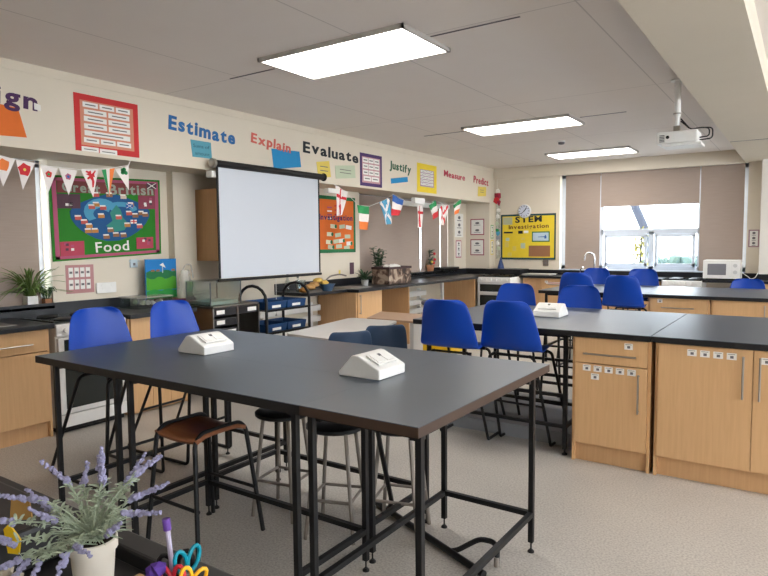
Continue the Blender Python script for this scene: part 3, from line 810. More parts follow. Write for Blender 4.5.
for y in (4.24, 5.82): B((-5.0, y-.02, 2.30), (-4.91, y+.02, 2.34)).build('wall_bracket', WHITEP, t)
B((-4.99, 4.17, 2.17), (-4.90, 4.27, 2.235)).build('wall_plate', WHITEP, t, bevel=.006)
MB().tube([(-4.885, 5.02, 1.12), (-4.885, 5.02, .72)], .003, 6).build('pull_cord', WHITEP, t)
MB().lathe([(.006, 0), (.016, .006), (.008, .03)], (-4.885, 5.02, .69)).build('cord_pull', WHITEP, t, smooth=True)
# another bracket seen right of the screen
tag(B((-5.0, 6.02, 2.13), (-4.93, 6.24, 2.19)).build('wall_bracket_box', WHITEP, bevel=.006), 'small white bracket box under the fascia right of the screen', 'bracket')
tag(B((-5.02, 8.12, 2.10), (-4.95, 8.42, 2.19)).build('wall_bracket_box', WHITEP, bevel=.006), 'small white bracket box under the fascia behind the flags', 'bracket')
tag(B((-5.6, 8.6, 2.12), (-5.52, 10.3, 2.2)).build('blind_rail', WHITEP, bevel=.006), 'white head rail above the narrow left window blinds', 'rail')

# wall cupboard beside the screen
t = thing('wall_cupboard', 'beech wall cupboard half hidden behind the projection screen', 'cabinet', (-5.3, 4.8, 1.33))
B((-5.5, 4.42, 1.325), (-5.15, 5.4, 2.09)).build('carcass', BEECHD, t, bevel=.002)
for a, b in ((4.42, 4.91), (4.912, 5.4)): B((-5.15, a, 1.33), (-5.132, b, 2.085)).build('door', BEECH, t, bevel=.002)

# ================================================================== FASCIA WORDS AND CARDS
def word(txt, u0, v0, u1, v1, h, m, label, bold=.03, jit=.006, mats=None):
    t = thing('wall_word', label, 'lettering', (XF, (u0+u1)/2, (v0+v1)/2), 0, 'words along the fascia')
    lettering(t, txt, 'L', XF, u0, v0, u1, v1, h, m, bold, .004, jit, mats)
    return t
word('Design', 1.80, 2.60, 2.545, 2.555, .13, PLUM, 'plum cut-out letters reading Design above the orange card')
word('Estimate', 3.75, 2.60, 4.57, 2.545, .125, DEEPB, 'blue cut-out letters reading Estimate right of the red poster', .035)
word('Explain', 4.80, 2.61, 5.42, 2.55, .10, CORAL, 'coral cut-out letters reading Explain above the screen')
word('Evaluate', 5.64, 2.60, 6.74, 2.575, .125, BLACKC, 'black cut-out letters reading Evaluate above two small cards')
word('Justify', 7.50, 2.575, 8.08, 2.555, .11, FGREEN, 'dark green cut-out letters reading Justify above a blue strip')
word('Measure', 9.12, 2.60, 9.88, 2.58, .10, BRICK, 'crimson cut-out letters reading Measure', .02)
word('Predict', 10.23, 2.58, 10.85, 2.56, .12, BRICK, 'crimson cut-out letters reading Predict nearest the corner', .02)
def card(name, label, pl, c, pts, m, d=.003, lines=None, lm=INK, cat='card', group=None):
    us = [p[0] for p in pts]; vs = [p[1] for p in pts]
    ex, ey, n = map(Vector, AX[pl])
    t = thing(name, label, cat, tuple(Vector(org(pl, c))+ex*sum(us)/len(us)+ey*min(vs)), 0, group)
    wpoly(MB(), pl, c, pts, 0, d).build('sheet', m, t)
    if lines:
        mb = MB()
        for (u0, v0, u1, v1) in lines: wpoly(mb, pl, c, rect(u0, v0, u1, v1), d, d+.001)
        mb.build('printed_text', lm, t)
    return t
TXT = mat('dark_teal_print', (.03, .12, .17), .8)
card('fascia_card', 'bright orange card under the word Design at the left edge', 'L', XF, [(1.95, 2.31), (2.455, 2.335), (2.40, 2.55), (1.95, 2.575)], ORANGE)
t = card('fascia_card', 'teal card with two handwritten lines under the word Estimate', 'L', XF, [(4.02, 2.36), (4.26, 2.365), (4.25, 2.525), (4.00, 2.525)], TEAL)
lettering(t, 'Sums of', 'L', XF+.003, 4.03, 2.455, 4.23, 2.455, .035, TXT, 0, .001, single=True, name='writing')
lettering(t, 'amount', 'L', XF+.003, 4.05, 2.385, 4.23, 2.385, .035, TXT, 0, .001, single=True, name='writing')
card('fascia_card', 'plain bright blue card above the top of the screen', 'L', XF, [(5.14, 2.345), (5.60, 2.41), (5.575, 2.59), (5.11, 2.57)], CYAN)
card('fascia_card', 'tilted yellow card under the word Evaluate', 'L', XF, rrect(6.02, 2.42, .25, .20, .15), YCARD, lines=[(5.95, 2.45, 6.10, 2.46), (5.95, 2.40, 6.10, 2.41)])
card('fascia_card', 'tilted pale green card under the word Evaluate', 'L', XF, rrect(6.46, 2.43, .42, .165, .1), PALEG, lines=[(6.34, 2.45, 6.58, 2.458), (6.34, 2.41, 6.58, 2.418)])
card('fascia_card', 'long blue strip of card under the word Justify', 'L', XF, rrect(7.76, 2.425, .46, .075, .13), CYAN)
card('fascia_card', 'small yellow card hanging under the word Predict', 'L', XF, [(10.40, 2.34), (10.75, 2.36), (10.76, 2.53), (10.42, 2.52)], YCARD, lines=[(10.5, 2.46, 10.65, 2.468), (10.5, 2.42, 10.65, 2.428)])
card('fascia_card', 'small white stray paper above the end of the word Design', 'L', XF, [(2.52, 2.56), (2.57, 2.555), (2.57, 2.60), (2.52, 2.61)], PAPER, d=.006)

def poster(label, pl, c, u0, v0, u1, v1, bm_, rows, pad=.06, wm=None, cat='poster', gap=.012, inner=None, skew=0):
    ex, ey, n = map(Vector, AX[pl])
    t = thing('wall_poster', label, cat, tuple(Vector(org(pl, c))+ex*(u0+u1)/2+ey*v0), 0)
    wpoly(MB(), pl, c, rect(u0, v0, u1, v1), 0, .003).build('backing', bm_, t)
    a0, a1, b0, b1 = u0+pad, u1-pad, v0+pad, v1-pad
    if inner: wpoly(MB(), pl, c, rect(a0, b0, a1, b1), .003, .004).build('inner_sheet', inner, t); a0 += .01; a1 -= .01; b0 += .01; b1 -= .01
    nr = len(rows)
    for i, nc_ in enumerate(rows):
        z1 = b1-(b1-b0)*i/nr; z0 = z1-(b1-b0)/nr+gap
        tot = a1-a0; off = random.uniform(0, .18)*tot/nc_
        for k in range(nc_):
            q0 = a0+off*(.6)+k*(tot-off)/nc_; q1 = q0+(tot-off)/nc_-gap
            wpoly(MB(), pl, c, rrect((q0+q1)/2, (z0+z1)/2, (q1-q0)*.97, (z1-z0)*.9, random.uniform(-.02, .02)), .004, .006).build('word_label', PAPER, t)
            wpoly(MB(), pl, c, rrect((q0+q1)/2, (z0+z1)/2, (q1-q0)*.66, (z1-z0)*.2, 0), .006, .0066).build('label_print', INK, t)
    return t
SALMON = C('salmon_backing', .62, .26, .17)
poster('red framed poster of white word labels on the fascia above the flags', 'L', XF, 2.84, 2.285, 3.43, 2.755, RED, [3, 2, 2, 2, 1, 3], .05, inner=SALMON)
for q in ((2.89, 2.285, 3.04, 2.325), (3.05, 2.28, 3.21, 2.322)):
    card('word_strip', 'white word strip pinned over the lower edge of the red poster', 'L', XF+.003, rect(*q), PAPER, lines=[(q[0]+.02, q[1]+.015, q[2]-.02, q[1]+.022)], group='word strips below the red poster')
poster('purple framed poster of small picture cards on the fascia', 'L', XF, 6.78, 2.28, 7.30, 2.72, PURPLE, [3, 3, 3, 2], .045, inner=C('pinkish_paper', .52, .30, .32))
poster('yellow framed poster of word labels on the fascia', 'L', XF, 8.26, 2.29, 8.87, 2.735, YELLOW, [3, 4, 3, 4, 3], .09, inner=C('mauve_paper', .40, .30, .36))

# poster by the cooker (left wall)
t = poster('pink edged sheet of small drawings on the left wall beside the plant', 'L', XL, 2.98, 1.065, 3.245, 1.325, C('dusty_pink', .48, .24, .24), [4, 4], .02)
def socket_wall(name, label, pl, c, u, v, m=WHITEP, w_=.15, h_=.09):
    ex, ey, n = map(Vector, AX[pl])
    t = thing(name, label, 'socket', tuple(Vector(org(pl, c))+ex*u+ey*(v-h_/2)))
    wpoly(MB(), pl, c, rect(u-w_/2, v-h_/2, u+w_/2, v+h_/2), 0, .02).build('plate', m, t, bevel=.004)
    for s in ((-1, 1) if w_ > .12 else (0,)): wpoly(MB(), pl, c, rect(u+s*.035-.012, v-.02, u+s*.035+.012, v+.005), .02, .022).build('socket', INK if w_ < .12 else WHITEP, t)
    for s in (-1, 1): wpoly(MB(), pl, c, rect(u+s*.05-.006, v+.015, u+s*.05+.006, v+.03), .02, .024).build('switch', m, t)
socket_wall('wall_socket', 'white double wall socket beside the pink edged sheet', 'L', XL, 3.36, 1.10, w_=.2, h_=.10)
socket_wall('light_switch', 'small pale switch on the left wall above the clear plastic box', 'L', XL, 3.66, 1.32, C('pale_blue_plastic', .5, .6, .66, .4), .08, .08)
socket_wall('wall_socket', 'dark square socket below the yellow investigation board', 'K', YB, -3.97, 1.115, C('grey_brown_plate', .16, .13, .11, .5), .10, .12)

# ------------------------------------------------------------------ Food board
t = thing('display_board', 'green display board about British food with a pink border', 'display board', (XL, 3.4, 1.36))
c = XL
GLET = C('mottled_grey_letter', .30, .34, .27)
FB = [(2.87, 1.36), (3.98, 1.41), (3.99, 2.16), (2.86, 2.12)]
def bp(u, v):  # unit square to board
    a = Vector(FB[0])*(1-u)*(1-v)+Vector(FB[1])*u*(1-v)+Vector(FB[2])*u*v+Vector(FB[3])*(1-u)*v
    return (a.x, a.y)
def bq(u0, v0, u1, v1): return [bp(u0, v0), bp(u1, v0), bp(u1, v1), bp(u0, v1)]
wpoly(MB(), 'L', c, bq(0, 0, 1, 1), 0, .012).build('backing', GREEN, t)
for q in ((.02, .02, .98, .055), (.02, .02, .055, .97), (.945, .02, .98, .97), (.02, .94, .98, .975)):
    wpoly(MB(), 'L', c, bq(*q), .012, .015).build('border_strip', PINK, t)
wpoly(MB(), 'L', c, bq(.06, .80, .96, .94), .012, .014).build('heading_band', C('dark_tartan', .20, .05, .05), t)
# sea and islands cut from paper
pts = [bp(.52+.36*math.cos(a)*(1+.08*math.sin(3*a)), .50+.28*math.sin(a)*(1+.06*math.cos(4*a))) for a in [2*PI*k/22 for k in range(22)]]
wpoly(MB(), 'L', c, pts, .012, .015).build('map_sea', DBLUE, t)
wpoly(MB(), 'L', c, [bp(.42+.15*math.cos(a), .58+.16*math.sin(a)) for a in [PI*.15+PI*1.1*k/9 for k in range(10)]]+[bp(.44+.09*math.cos(a), .55+.08*math.sin(a)) for a in [PI*.15+PI*1.1*k/9 for k in range(9, -1, -1)]], .0155, .0172).build('map_coast', LBLUE, t)
wpoly(MB(), 'L', c, [bp(.60+.16*math.cos(a), .60+.10*math.sin(a)) for a in [PI*k/9 for k in range(10)]]+[bp(.60+.11*math.cos(a), .57+.07*math.sin(a)) for a in [PI*k/9 for k in range(9, -1, -1)]], .015, .017).build('map_coast', LBLUE, t)
wpoly(MB(), 'L', c, [bp(*p) for p in ((.46, .40), (.52, .46), (.50, .56), (.56, .66), (.60, .60), (.62, .50), (.67, .42), (.63, .34), (.54, .32))], .015, .018).build('map_island', C('sea_green_paper', .04, .24, .20), t)
for (u, v, w_, h_, m) in ((.15, .70, .19, .17, PHOTO), (.16, .14, .20, .17, C('red_photo', .45, .06, .10)), (.83, .16, .17, .15, C('red_photo', .45, .06, .10)), (.86, .70, .17, .18, C('dark_red_photo', .25, .05, .08))):
    p = wpoly(MB(), 'L', c, bq(u-w_/2, v-h_/2, u+w_/2, v+h_/2), .012, .016).build('photo', m, t)
    for k in range(5):
        a, b = u+random.uniform(-.07, .05), v+random.uniform(-.06, .05)
        wpoly(MB(), 'L', c, bq(a, b, a+.025, b+.03), .016, .0168).build('photo_detail', random.choice([PAPER, PHOTO, PINK]), p)
random.seed(11)
for (u, v) in ((.27, .45), (.22, .50), (.34, .63), (.31, .40), (.42, .52), (.44, .62), (.38, .66), (.50, .78), (.38, .78), (.63, .76), (.70, .66), (.74, .52), (.80, .55), (.68, .55), (.78, .38), (.66, .40), (.50, .34), (.55, .28), (.62, .27), (.46, .26), (.36, .34), (.30, .34), (.84, .53), (.58, .50)):
    wpoly(MB(), 'L', c, [bp(u-.028, v-.022), bp(u+.028, v-.022), bp(u+.028, v+.02), bp(u-.028, v+.02)], .018, .020).build('picture', random.choice([BROWN, C('pie_orange', .5, .22, .06), C('pale_food', .6, .5, .42), C('red_food', .5, .1, .08)]), t)
    wpoly(MB(), 'L', c, [bp(u-.03, v+.018), bp(u+.02, v+.018), bp(u+.02, v+.036), bp(u-.03, v+.036)], .018, .0205).build('caption', PAPER, t)
# little flag of St George and saltire on the map
q = wpoly(MB(), 'L', c, bq(.69, .42, .75, .47), .018, .021).build('flag_picture', PAPER, t)
wpoly(wpoly(MB(), 'L', c, bq(.69, .44, .75, .452), .021, .022), 'L', c, bq(.715, .42, .727, .47), .021, .0221).build('cross', FLAGR, q)
q = wpoly(MB(), 'L', c, bq(.65, .62, .72, .675), .018, .021).build('flag_picture', FLAGB, t)
wpoly(wpoly(MB(), 'L', c, [bp(.65, .62), bp(.657, .62), bp(.72, .675), bp(.713, .675)], .021, .022), 'L', c, [bp(.713, .62), bp(.72, .62), bp(.657, .675), bp(.65, .675)], .021, .0221).build('cross', PAPER, q)
q = wpoly(MB(), 'L', c, bq(.86, .88, .96, .955), .018, .021).build('flag_picture', PHOTO, t)
wpoly(wpoly(MB(), 'L', c, [bp(.86, .88), bp(.873, .88), bp(.96, .955), bp(.947, .955)], .021, .022), 'L', c, [bp(.947, .88), bp(.96, .88), bp(.873, .955), bp(.86, .955)], .021, .0221).build('cross', PAPER, q)
lettering(t, 'Food', 'L', c+.014, *bp(.36, .075), *bp(.67, .08), .095, PAPER, .01, .003)
lettering(t, 'Great', 'L', c+.014, *bp(.10, .82), *bp(.42, .80), .085, GLET, .025, .003)
lettering(t, 'British', 'L', c+.014, *bp(.50, .79), *bp(.93, .80), .095, GLET, .025, .003)

# ------------------------------------------------------------------ orange board
t = thing('display_board', 'orange display board with green border between the screen and the far left blinds', 'display board', (XL, 6.85, 1.36))
wpoly(MB(), 'L', XL, rect(6.40, 1.37, 7.31, 2.16), 0, .012).build('backing', ORANGE, t)
for q in ((6.40, 1.37, 7.31, 1.42), (6.40, 2.11, 7.31, 2.16), (7.27, 1.37, 7.31, 2.16)): wpoly(MB(), 'L', XL, rect(*q), .012, .016).build('border_strip', DGREEN, t)
lettering(t, 'Investigation', 'L', XL+.012, 6.5, 1.83, 7.24, 1.83, .075, MATS['purple_card'], .03, .003)
random.seed(3)
for (u, v) in ((6.80, 1.74), (7.0, 1.74), (7.15, 1.73), (6.72, 1.63), (6.90, 1.62), (7.12, 1.60), (6.70, 1.52), (6.86, 1.53), (7.16, 1.50), (6.98, 1.54), (6.74, 1.45), (6.92, 1.46), (7.10, 1.44)):
    a = random.uniform(-.12, .12)
    p = wpoly(MB(), 'L', XL, rrect(u, v, .13, .055, a), .012, .015).build('note', random.choice([PAPER, PALEG, C('pale_yellow_paper', .75, .72, .5)]), t)
    if random.random() < .5: wpoly(MB(), 'L', XL, [(u+.05+.025*math.cos(2*PI*k/10), v+.028*math.sin(2*PI*k/10)) for k in range(10)], .015, .017).build('green_disc', DGREEN, t)
for k in range(4): wpoly(MB(), 'L', XL, rrect(6.72, 2.0-.05*k, .10, .02, 0), .012, .015).build('small_strip', PAPER if k % 2 else PINK, t)
for k in range(4): wpoly(MB(), 'L', XL, rrect(6.90, 2.03-.06*k, .14, .018, .05), .012, .015).build('small_strip', FLAGR, t)
card('photo_card', 'small dark photo below the orange board', 'L', XL, rect(7.18, 1.05, 7.28, 1.22), PHOTO)
card('wall_fitting', 'small yellow tag on the wall below the orange board', 'L', XL, rect(6.92, 1.06, 6.96, 1.12), YCARD)

# ------------------------------------------------------------------ far corner sheets
def sheet(label, pl, c, u0, v0, u1, v1, bm_, rows=3, group=None):
    ex, ey, n = map(Vector, AX[pl])
    t = thing('wall_poster', label, 'poster', tuple(Vector(org(pl, c))+ex*(u0+u1)/2+ey*v0), 0, group)
    wpoly(MB(), pl, c, rect(u0, v0, u1, v1), 0, .003).build('backing', bm_, t)
    p_ = .018
    wpoly(MB(), pl, c, rect(u0+p_, v0+p_, u1-p_, v1-p_), .003, .004).build('page', PAPER, t)
    mb = MB(); w_ = u1-u0; h_ = v1-v0; um = (u0+u1)/2
    for k in range(rows):
        z = v1-p_-(h_-2*p_)*(k+.5)/rows
        wpoly(mb, pl, c, [(um+.16*w_*math.cos(2*PI*j/8), z+.07*h_*math.sin(2*PI*j/8)+.02*h_) for j in range(8)], .004, .0048)
        wpoly(mb, pl, c, rect(u0+p_+.2*w_, z-.12*h_, u1-p_-.2*w_, z-.09*h_), .004, .0048)
    mb.build('print', INK, t)
YP = 10.92
sheet('maroon edged sheet on the end of the window recess, upper of two', 'K', YP, -5.40, 1.64, -5.11, 1.95, C('maroon_card', .30, .04, .08), 2)
sheet('maroon edged sheet on the end of the window recess, lower of two', 'K', YP, -5.40, 1.25, -5.11, 1.56, C('maroon_card', .30, .04, .08), 2)
sheet('plain white sheet beside the last left blind, upper of two', 'L', XL, 10.46, 1.60, 10.80, 2.05, PAPER, 3)
sheet('narrow pink edged sheet beside the last left blind, lower of two', 'L', XL, 10.50, 1.21, 10.72, 1.54, PINK, 3)
sheet('green edged slip on the corner pier, above the yellow slip', 'L', XF, 10.97, 1.57, 11.10, 1.83, C('leaf_card', .20, .38, .18), 3)
sheet('yellow slip on the corner pier with dark prints', 'L', XF, 10.97, 1.26, 11.10, 1.54, YCARD, 3)
sheet('mauve patterned notice on the pier right of the last back blind', 'K', YB, -.745, 1.39, -.60, 1.66, C('mauve_card', .36, .22, .25), 3)

# ------------------------------------------------------------------ STEM board
t = thing('display_board', 'yellow STEM Investigation board with dark border on the back wall', 'display board', (-4.3, YB, 1.17))
wpoly(MB(), 'K', YB, rect(-4.86, 1.17, -3.785, 2.02), 0, .012).build('backing', YELLOW, t)
for q in ((-4.86, 1.17, -3.785, 1.205), (-4.86, 1.985, -3.785, 2.02), (-4.86, 1.17, -4.83, 2.02), (-3.815, 1.17, -3.785, 2.02)): wpoly(MB(), 'K', YB, rect(*q), .012, .016).build('border_strip', MATS['sea_blue_paper'] if False else C('dark_teal_border', .02, .07, .09), t)
lettering(t, 'STEM', 'K', YB-.013, -4.57, 1.865, -4.05, 1.875, .105, BLACKC, .035, .004)
lettering(t, 'Investigation', 'K', YB-.013, -4.70, 1.745, -3.92, 1.76, .075, C('dark_brown_letter', .16, .06, .02), .02, .003)
for (u0, v0, u1, v1, m) in ((-4.82, 1.83, -4.63, 1.97, C('grey_green_paper', .45, .46, .30)), (-4.80, 1.665, -4.62, 1.695, BLACKC), (-4.51, 1.655, -4.42, 1.71, BLACKC),
                            (-4.40, 1.665, -4.31, 1.71, PAPER), (-4.24, 1.50, -3.90, 1.69, DGREEN), (-4.22, 1.52, -3.92, 1.67, C('pale_screen_print', .5, .62, .72)), (-4.30, 1.225, -3.89, 1.43, BROWN),
                            (-4.46, 1.38, -4.37, 1.48, PALEG), (-4.78, 1.40, -4.70, 1.50, YCARD), (-4.62, 1.33, -4.55, 1.42, YCARD), (-4.76, 1.52, -4.69, 1.58, PALEG), (-4.45, 1.54, -4.38, 1.58, YCARD), (-4.72, 1.23, -4.64, 1.30, YCARD)):
    wpoly(MB(), 'K', YB, rect(u0, v0, u1, v1), .012, .015 if m is not MATS['pale_screen_print'] else .017).build('pinned_item', m, t)
wpoly(MB(), 'K', YB, [(-4.0, 1.56), (-3.96, 1.56), (-3.96, 1.6), (-3.98, 1.63), (-4.0, 1.6), (-4.12, 1.595), (-4.12, 1.585), (-4.0, 1.585)], .017, .018).build('print_figure', FLAGB, t)
# clock
t = thing('wall_clock', 'round white wall clock just above the yellow board', 'clock', (-4.385, YB-.03, 1.96))
MB().lathe([(.13, 0), (.13, -.012), (.118, -.03), (.112, -.024)], (-4.385, YB-.013, 2.075), 28, 'y').build('rim', WHITEP, t, smooth=True)
MB().lathe([(0, -.032), (.114, -.032), (.114, -.02)], (-4.385, YB-.013, 2.075), 28, 'y').build('dial', C('pale_blue_dial', .62, .66, .76), t)
mk = MB()
for k in range(12):
    a = k*PI/6; wpoly(mk, 'K', YB-.013, rrect(-4.385+.092*math.sin(a), 2.075+.092*math.cos(a), .012, .03, -a), .0325, .034)
mk.build('hour_marks', INK, t)
wpoly(wpoly(MB(), 'K', YB-.013, rrect(-4.365, 2.10, .016, .08, -.7), .034, .036), 'K', YB-.013, rrect(-4.41, 2.055, .009, .10, -.9), .0345, .0365).build('hands', BLACKC, t)
# hanging net with puppets in corner
t = thing('hanging_mobile', 'long hanging paper mobile with a red figure in the back left corner', 'decoration', (-4.85, 10.95, 2.69))
MB().tube([(-4.87, 10.98, 2.69), (-4.86, 10.98, 1.25)], .002, 5).build('string', PAPER, t)
random.seed(5)
for (z, m, s) in ((2.46, PAPER, .05), (2.38, C('deep_red_paper', .30, .02, .05), .075), (2.30, FLAGR, .06), (2.25, C('deep_red_paper', .30, .02, .05), .05), (2.1, PAPER, .04), (1.98, PAPER, .04), (1.85, PALEG, .035), (1.72, FLAGG, .04), (1.66, LBLUE, .045), (1.58, C('grey_paper', .3, .3, .34), .045), (1.48, PAPER, .04), (1.38, PALEG, .035)):
    MB().blob((-4.86+random.uniform(-.025, .025), 10.98, z), s, 1, .3, (1, .35, 1.1)).build('paper_figure', m, t)
MB().prism([(-.04, -.12), (.05, -.10), (.045, 1.2), (-.035, 1.22)], (-4.865, 11.0, 1.3), (1,0,0), (0,0,1), (0,.003,0)).build('net_strip', CLEAR, t)

# ================================================================== BUNTING
def bunting(label, flags, string):
    t = thing('bunting', label, 'bunting', string[0], 0)
    MB().tube(string, .003, 5).build('string', PAPER, t)
    for f in flags:
        mats = f['m']; (a, b, cpt) = f['tri']
        x = -4.965
        def P3(p): return Vector((x+f.get('t', 0)*(a[1]-p[1]), p[0], p[1]))
        if f['k'] == 'tri':
            o = MB().prism([(a[0], a[1]), (b[0], b[1]), (cpt[0], cpt[1])], (x, 0, 0), (0,1,0), (0,0,1), (.002, 0, 0)).build('flag', mats[0], t)
            A, Bv, Cv = Vector(a), Vector(b), Vector(cpt)
            def mix(s, r): return A+(Bv-A)*s+(Cv-A)*r      # barycentric-like
            if f['d'] == 'stripe':
                for (s0, s1, m) in ((0, .33, mats[1]), (.62, 1.0, mats[2])):
                    p = [A+(Bv-A)*s0, A+(Bv-A)*s1]
                    q = [tuple(p[0]), tuple(p[1]), tuple(Cv+(p[1]-Cv)*.06), tuple(Cv+(p[0]-Cv)*.02)]
                    MB().prism(q, (x+.002, 0, 0), (0,1,0), (0,0,1), (.0008, 0, 0)).build('stripe', m, o)
            elif f['d'] == 'blob':
                g = (A+Bv+Cv)/3
                w_ = (b[0]-a[0])
                MB().prism([(g.x+w_*f.get('r', .24)*math.cos(2*PI*k/11)*(1+.25*(k % 2)), g.y+.01+w_*f.get('r', .24)*math.sin(2*PI*k/11)*(1+.25*(k % 2))) for k in range(11)], (x+.002, 0, 0), (0,1,0), (0,0,1), (.0008, 0, 0)).build('emblem', mats[1], o)
                if len(mats) > 2: MB().prism([(g.x+w_*.08*math.cos(2*PI*k/7), g.y+.01+w_*.08*math.sin(2*PI*k/7)) for k in range(7)], (x+.0028, 0, 0), (0,1,0), (0,0,1), (.0008, 0, 0)).build('emblem_centre', mats[2], o)
            elif f['d'] == 'lion':
                g = (A+Bv+Cv)/3; s = (b[0]-a[0])
                L1 = [(-.30,.20),(-.22,.28),(-.12,.24),(.02,.30),(.04,.12),(.14,.20),(.26,.34),(.30,.30),(.20,.12),(.24,-.05),(.14,-.02),(.20,-.30),(.14,-.58),(.06,-.60),(.06,-.25),(-.04,-.12),(-.16,-.20),(-.22,-.12),(-.08,.0),(-.20,.06),(-.30,.08),(-.14,.14)]
                MB().prism([(g.x+px*s, g.y+.02+py*s) for px, py in L1], (x+.002, 0, 0), (0,1,0), (0,0,1), (.0008, 0, 0)).build('emblem', mats[1], o)
            elif f['d'] == 'shamrock':
                g = (A+Bv+Cv)/3; s = b[0]-a[0]
                for ang in (PI/2, PI*1.17, PI*1.83, PI*.83):
                    MB().prism([(g.x+s*.14*math.cos(ang)+s*.14*math.cos(2*PI*k/9), g.y+.03+s*.14*math.sin(ang)+s*.14*math.sin(2*PI*k/9)) for k in range(9)], (x+.0028, 0, 0), (0,1,0), (0,0,1), (.0008, 0, 0)).build('emblem', FLAGG, o)
        else:      # drooping rectangular flag: quad a(top left) b(top right) c(bottom)
            (q0, q1, q2, q3) = f['quad']
            def Q(s, r):
                p = Vector(q0)*(1-s)*(1-r)+Vector(q1)*s*(1-r)+Vector(q2)*s*r+Vector(q3)*(1-s)*r
                return Vector((x+.012*math.sin(s*7+r*3), p.x, p.y))
            n_ = len(mats)
            o = None
            for i, m in enumerate(mats):
                rows = []
                for j in range(4):
                    r = (i+j/3)/n_ if f['d'] == 'h' else j/3
                    rows.append([Q(k/6, r) if f['d'] == 'h' else Q((i+k/6)/n_, r) for k in range(7)])
                pc = MB().grid(rows).build('flag' if o is None else 'stripe', m, o or t, solid=.0015)
                o = o or pc
            if f.get('cross'):
                cm, kind = f['cross']
                def strip(p, q, w_):
                    P, Qv = Vector(p), Vector(q); d_ = (Qv-P).normalized(); nn = Vector((-d_.y, d_.x))*w_
                    rows = [[Q(*(P+(Qv-P)*k/8-nn))+Vector((.002,0,0)), Q(*(P+(Qv-P)*k/8+nn))+Vector((.002,0,0))] for k in range(9)]
                    return MB().grid(rows)
                if kind == '+': strip((.5, .02), (.5, .98), .10).build('cross', cm, o, solid=.001); strip((.02, .32), (.98, .32), .06).build('cross', cm, o, solid=.001)
                else: strip((.05, .03), (.95, .97), .08).build('cross', cm, o, solid=.001); strip((.95, .03), (.05, .97), .08).build('cross', cm, o, solid=.001)
    return t
WF = mat('white_flag_cloth', (.80, .74, .71), .85)
T3 = lambda a, b, c_, d, m, **k: dict(k='tri', tri=(a, b, c_), d=d, m=m, **k)
bunting('string of triangular flags with rose, lion and shamrock emblems over the food board', [
    T3((2.0, 2.17), (2.17, 2.18), (2.09, 1.96), 'blob', [WF, FLAGR], r=.3),
    T3((2.18, 2.185), (2.345, 2.155), (2.25, 1.945), 'blob', [WF, FLAGO]),
    T3((2.35, 2.15), (2.49, 2.14), (2.39, 1.93), 'blob', [WF, FLAGR, YCARD], r=.30),
    T3((2.53, 2.13), (2.665, 2.118), (2.58, 1.915), 'blob', [WF, FLAGR, FLAGG], r=.17),
    T3((2.675, 2.12), (2.825, 2.115), (2.745, 1.91), 'blob', [WF, C('dusky_rose', .45, .12, .2), FLAGB], r=.15),
    T3((2.855, 2.13), (3.01, 2.14), (2.955, 1.905), 'lion', [WF, FLAGR]),
    T3((3.04, 2.14), (3.16, 2.165), (3.10, 1.925), 'stripe', [WF, FLAGG, FLAGO]),
    T3((3.165, 2.155), (3.295, 2.20), (3.29, 1.985), 'shamrock', [WF, FLAGG, FLAGO])],
    [(-4.97, 1.9, 2.21), (-4.97, 2.1, 2.185), (-4.97, 2.35, 2.155), (-4.97, 2.6, 2.128), (-4.97, 2.85, 2.125), (-4.97, 3.1, 2.155), (-4.97, 3.3, 2.205), (-4.985, 3.33, 2.25)])
G_ = FLAGG
R4 = lambda q, d, m, **k: dict(k='rect', tri=((0,0),)*3, quad=q, d=d, m=m, **k)
bunting('string of small national flags hanging right of the screen', [
    R4(((6.20, 2.24), (6.45, 2.17), (6.34, 1.87), (6.22, 1.85)), 'h', [WF], cross=(FLAGR, '+')),
    R4(((6.66, 2.01), (6.92, 2.0), (6.90, 1.68), (6.70, 1.69)), 'h', [G_, WF, FLAGO]),
    R4(((7.18, 2.07), (7.42, 2.14), (7.50, 1.78), (7.34, 1.76)), 'h', [LBLUE], cross=(WF, 'x')),
    R4(((7.52, 2.20), (7.80, 2.13), (7.70, 1.90), (7.46, 1.90)), 'h', [FLAGB, WF, FLAGR]),
    R4(((8.20, 2.08), (8.36, 2.07), (8.36, 1.74), (8.21, 1.73)), 'v', [WF, WF], cross=(FLAGR, '+')),
    R4(((8.56, 2.09), (8.76, 2.18), (8.88, 1.94), (8.70, 1.86)), 'h', [G_, WF, FLAGR]),
    R4(((8.92, 2.10), (9.20, 2.12), (9.06, 1.78), (8.92, 1.80)), 'h', [WF], cross=(FLAGR, 'x')),
    R4(((9.38, 2.13), (9.66, 2.24), (9.60, 2.02), (9.42, 1.96)), 'h', [G_, WF, FLAGO])],
    [(-4.985, 6.2, 2.25), (-4.97, 6.4, 2.17), (-4.97, 6.7, 2.01), (-4.97, 6.95, 2.005), (-4.97, 7.3, 2.10), (-4.97, 7.55, 2.21), (-4.97, 7.9, 2.12), (-4.97, 8.3, 2.08), (-4.97, 8.6, 2.10), (-4.97, 8.8, 2.18), (-4.97, 9.1, 2.12), (-4.97, 9.4, 2.14), (-4.985, 9.7, 2.25)])

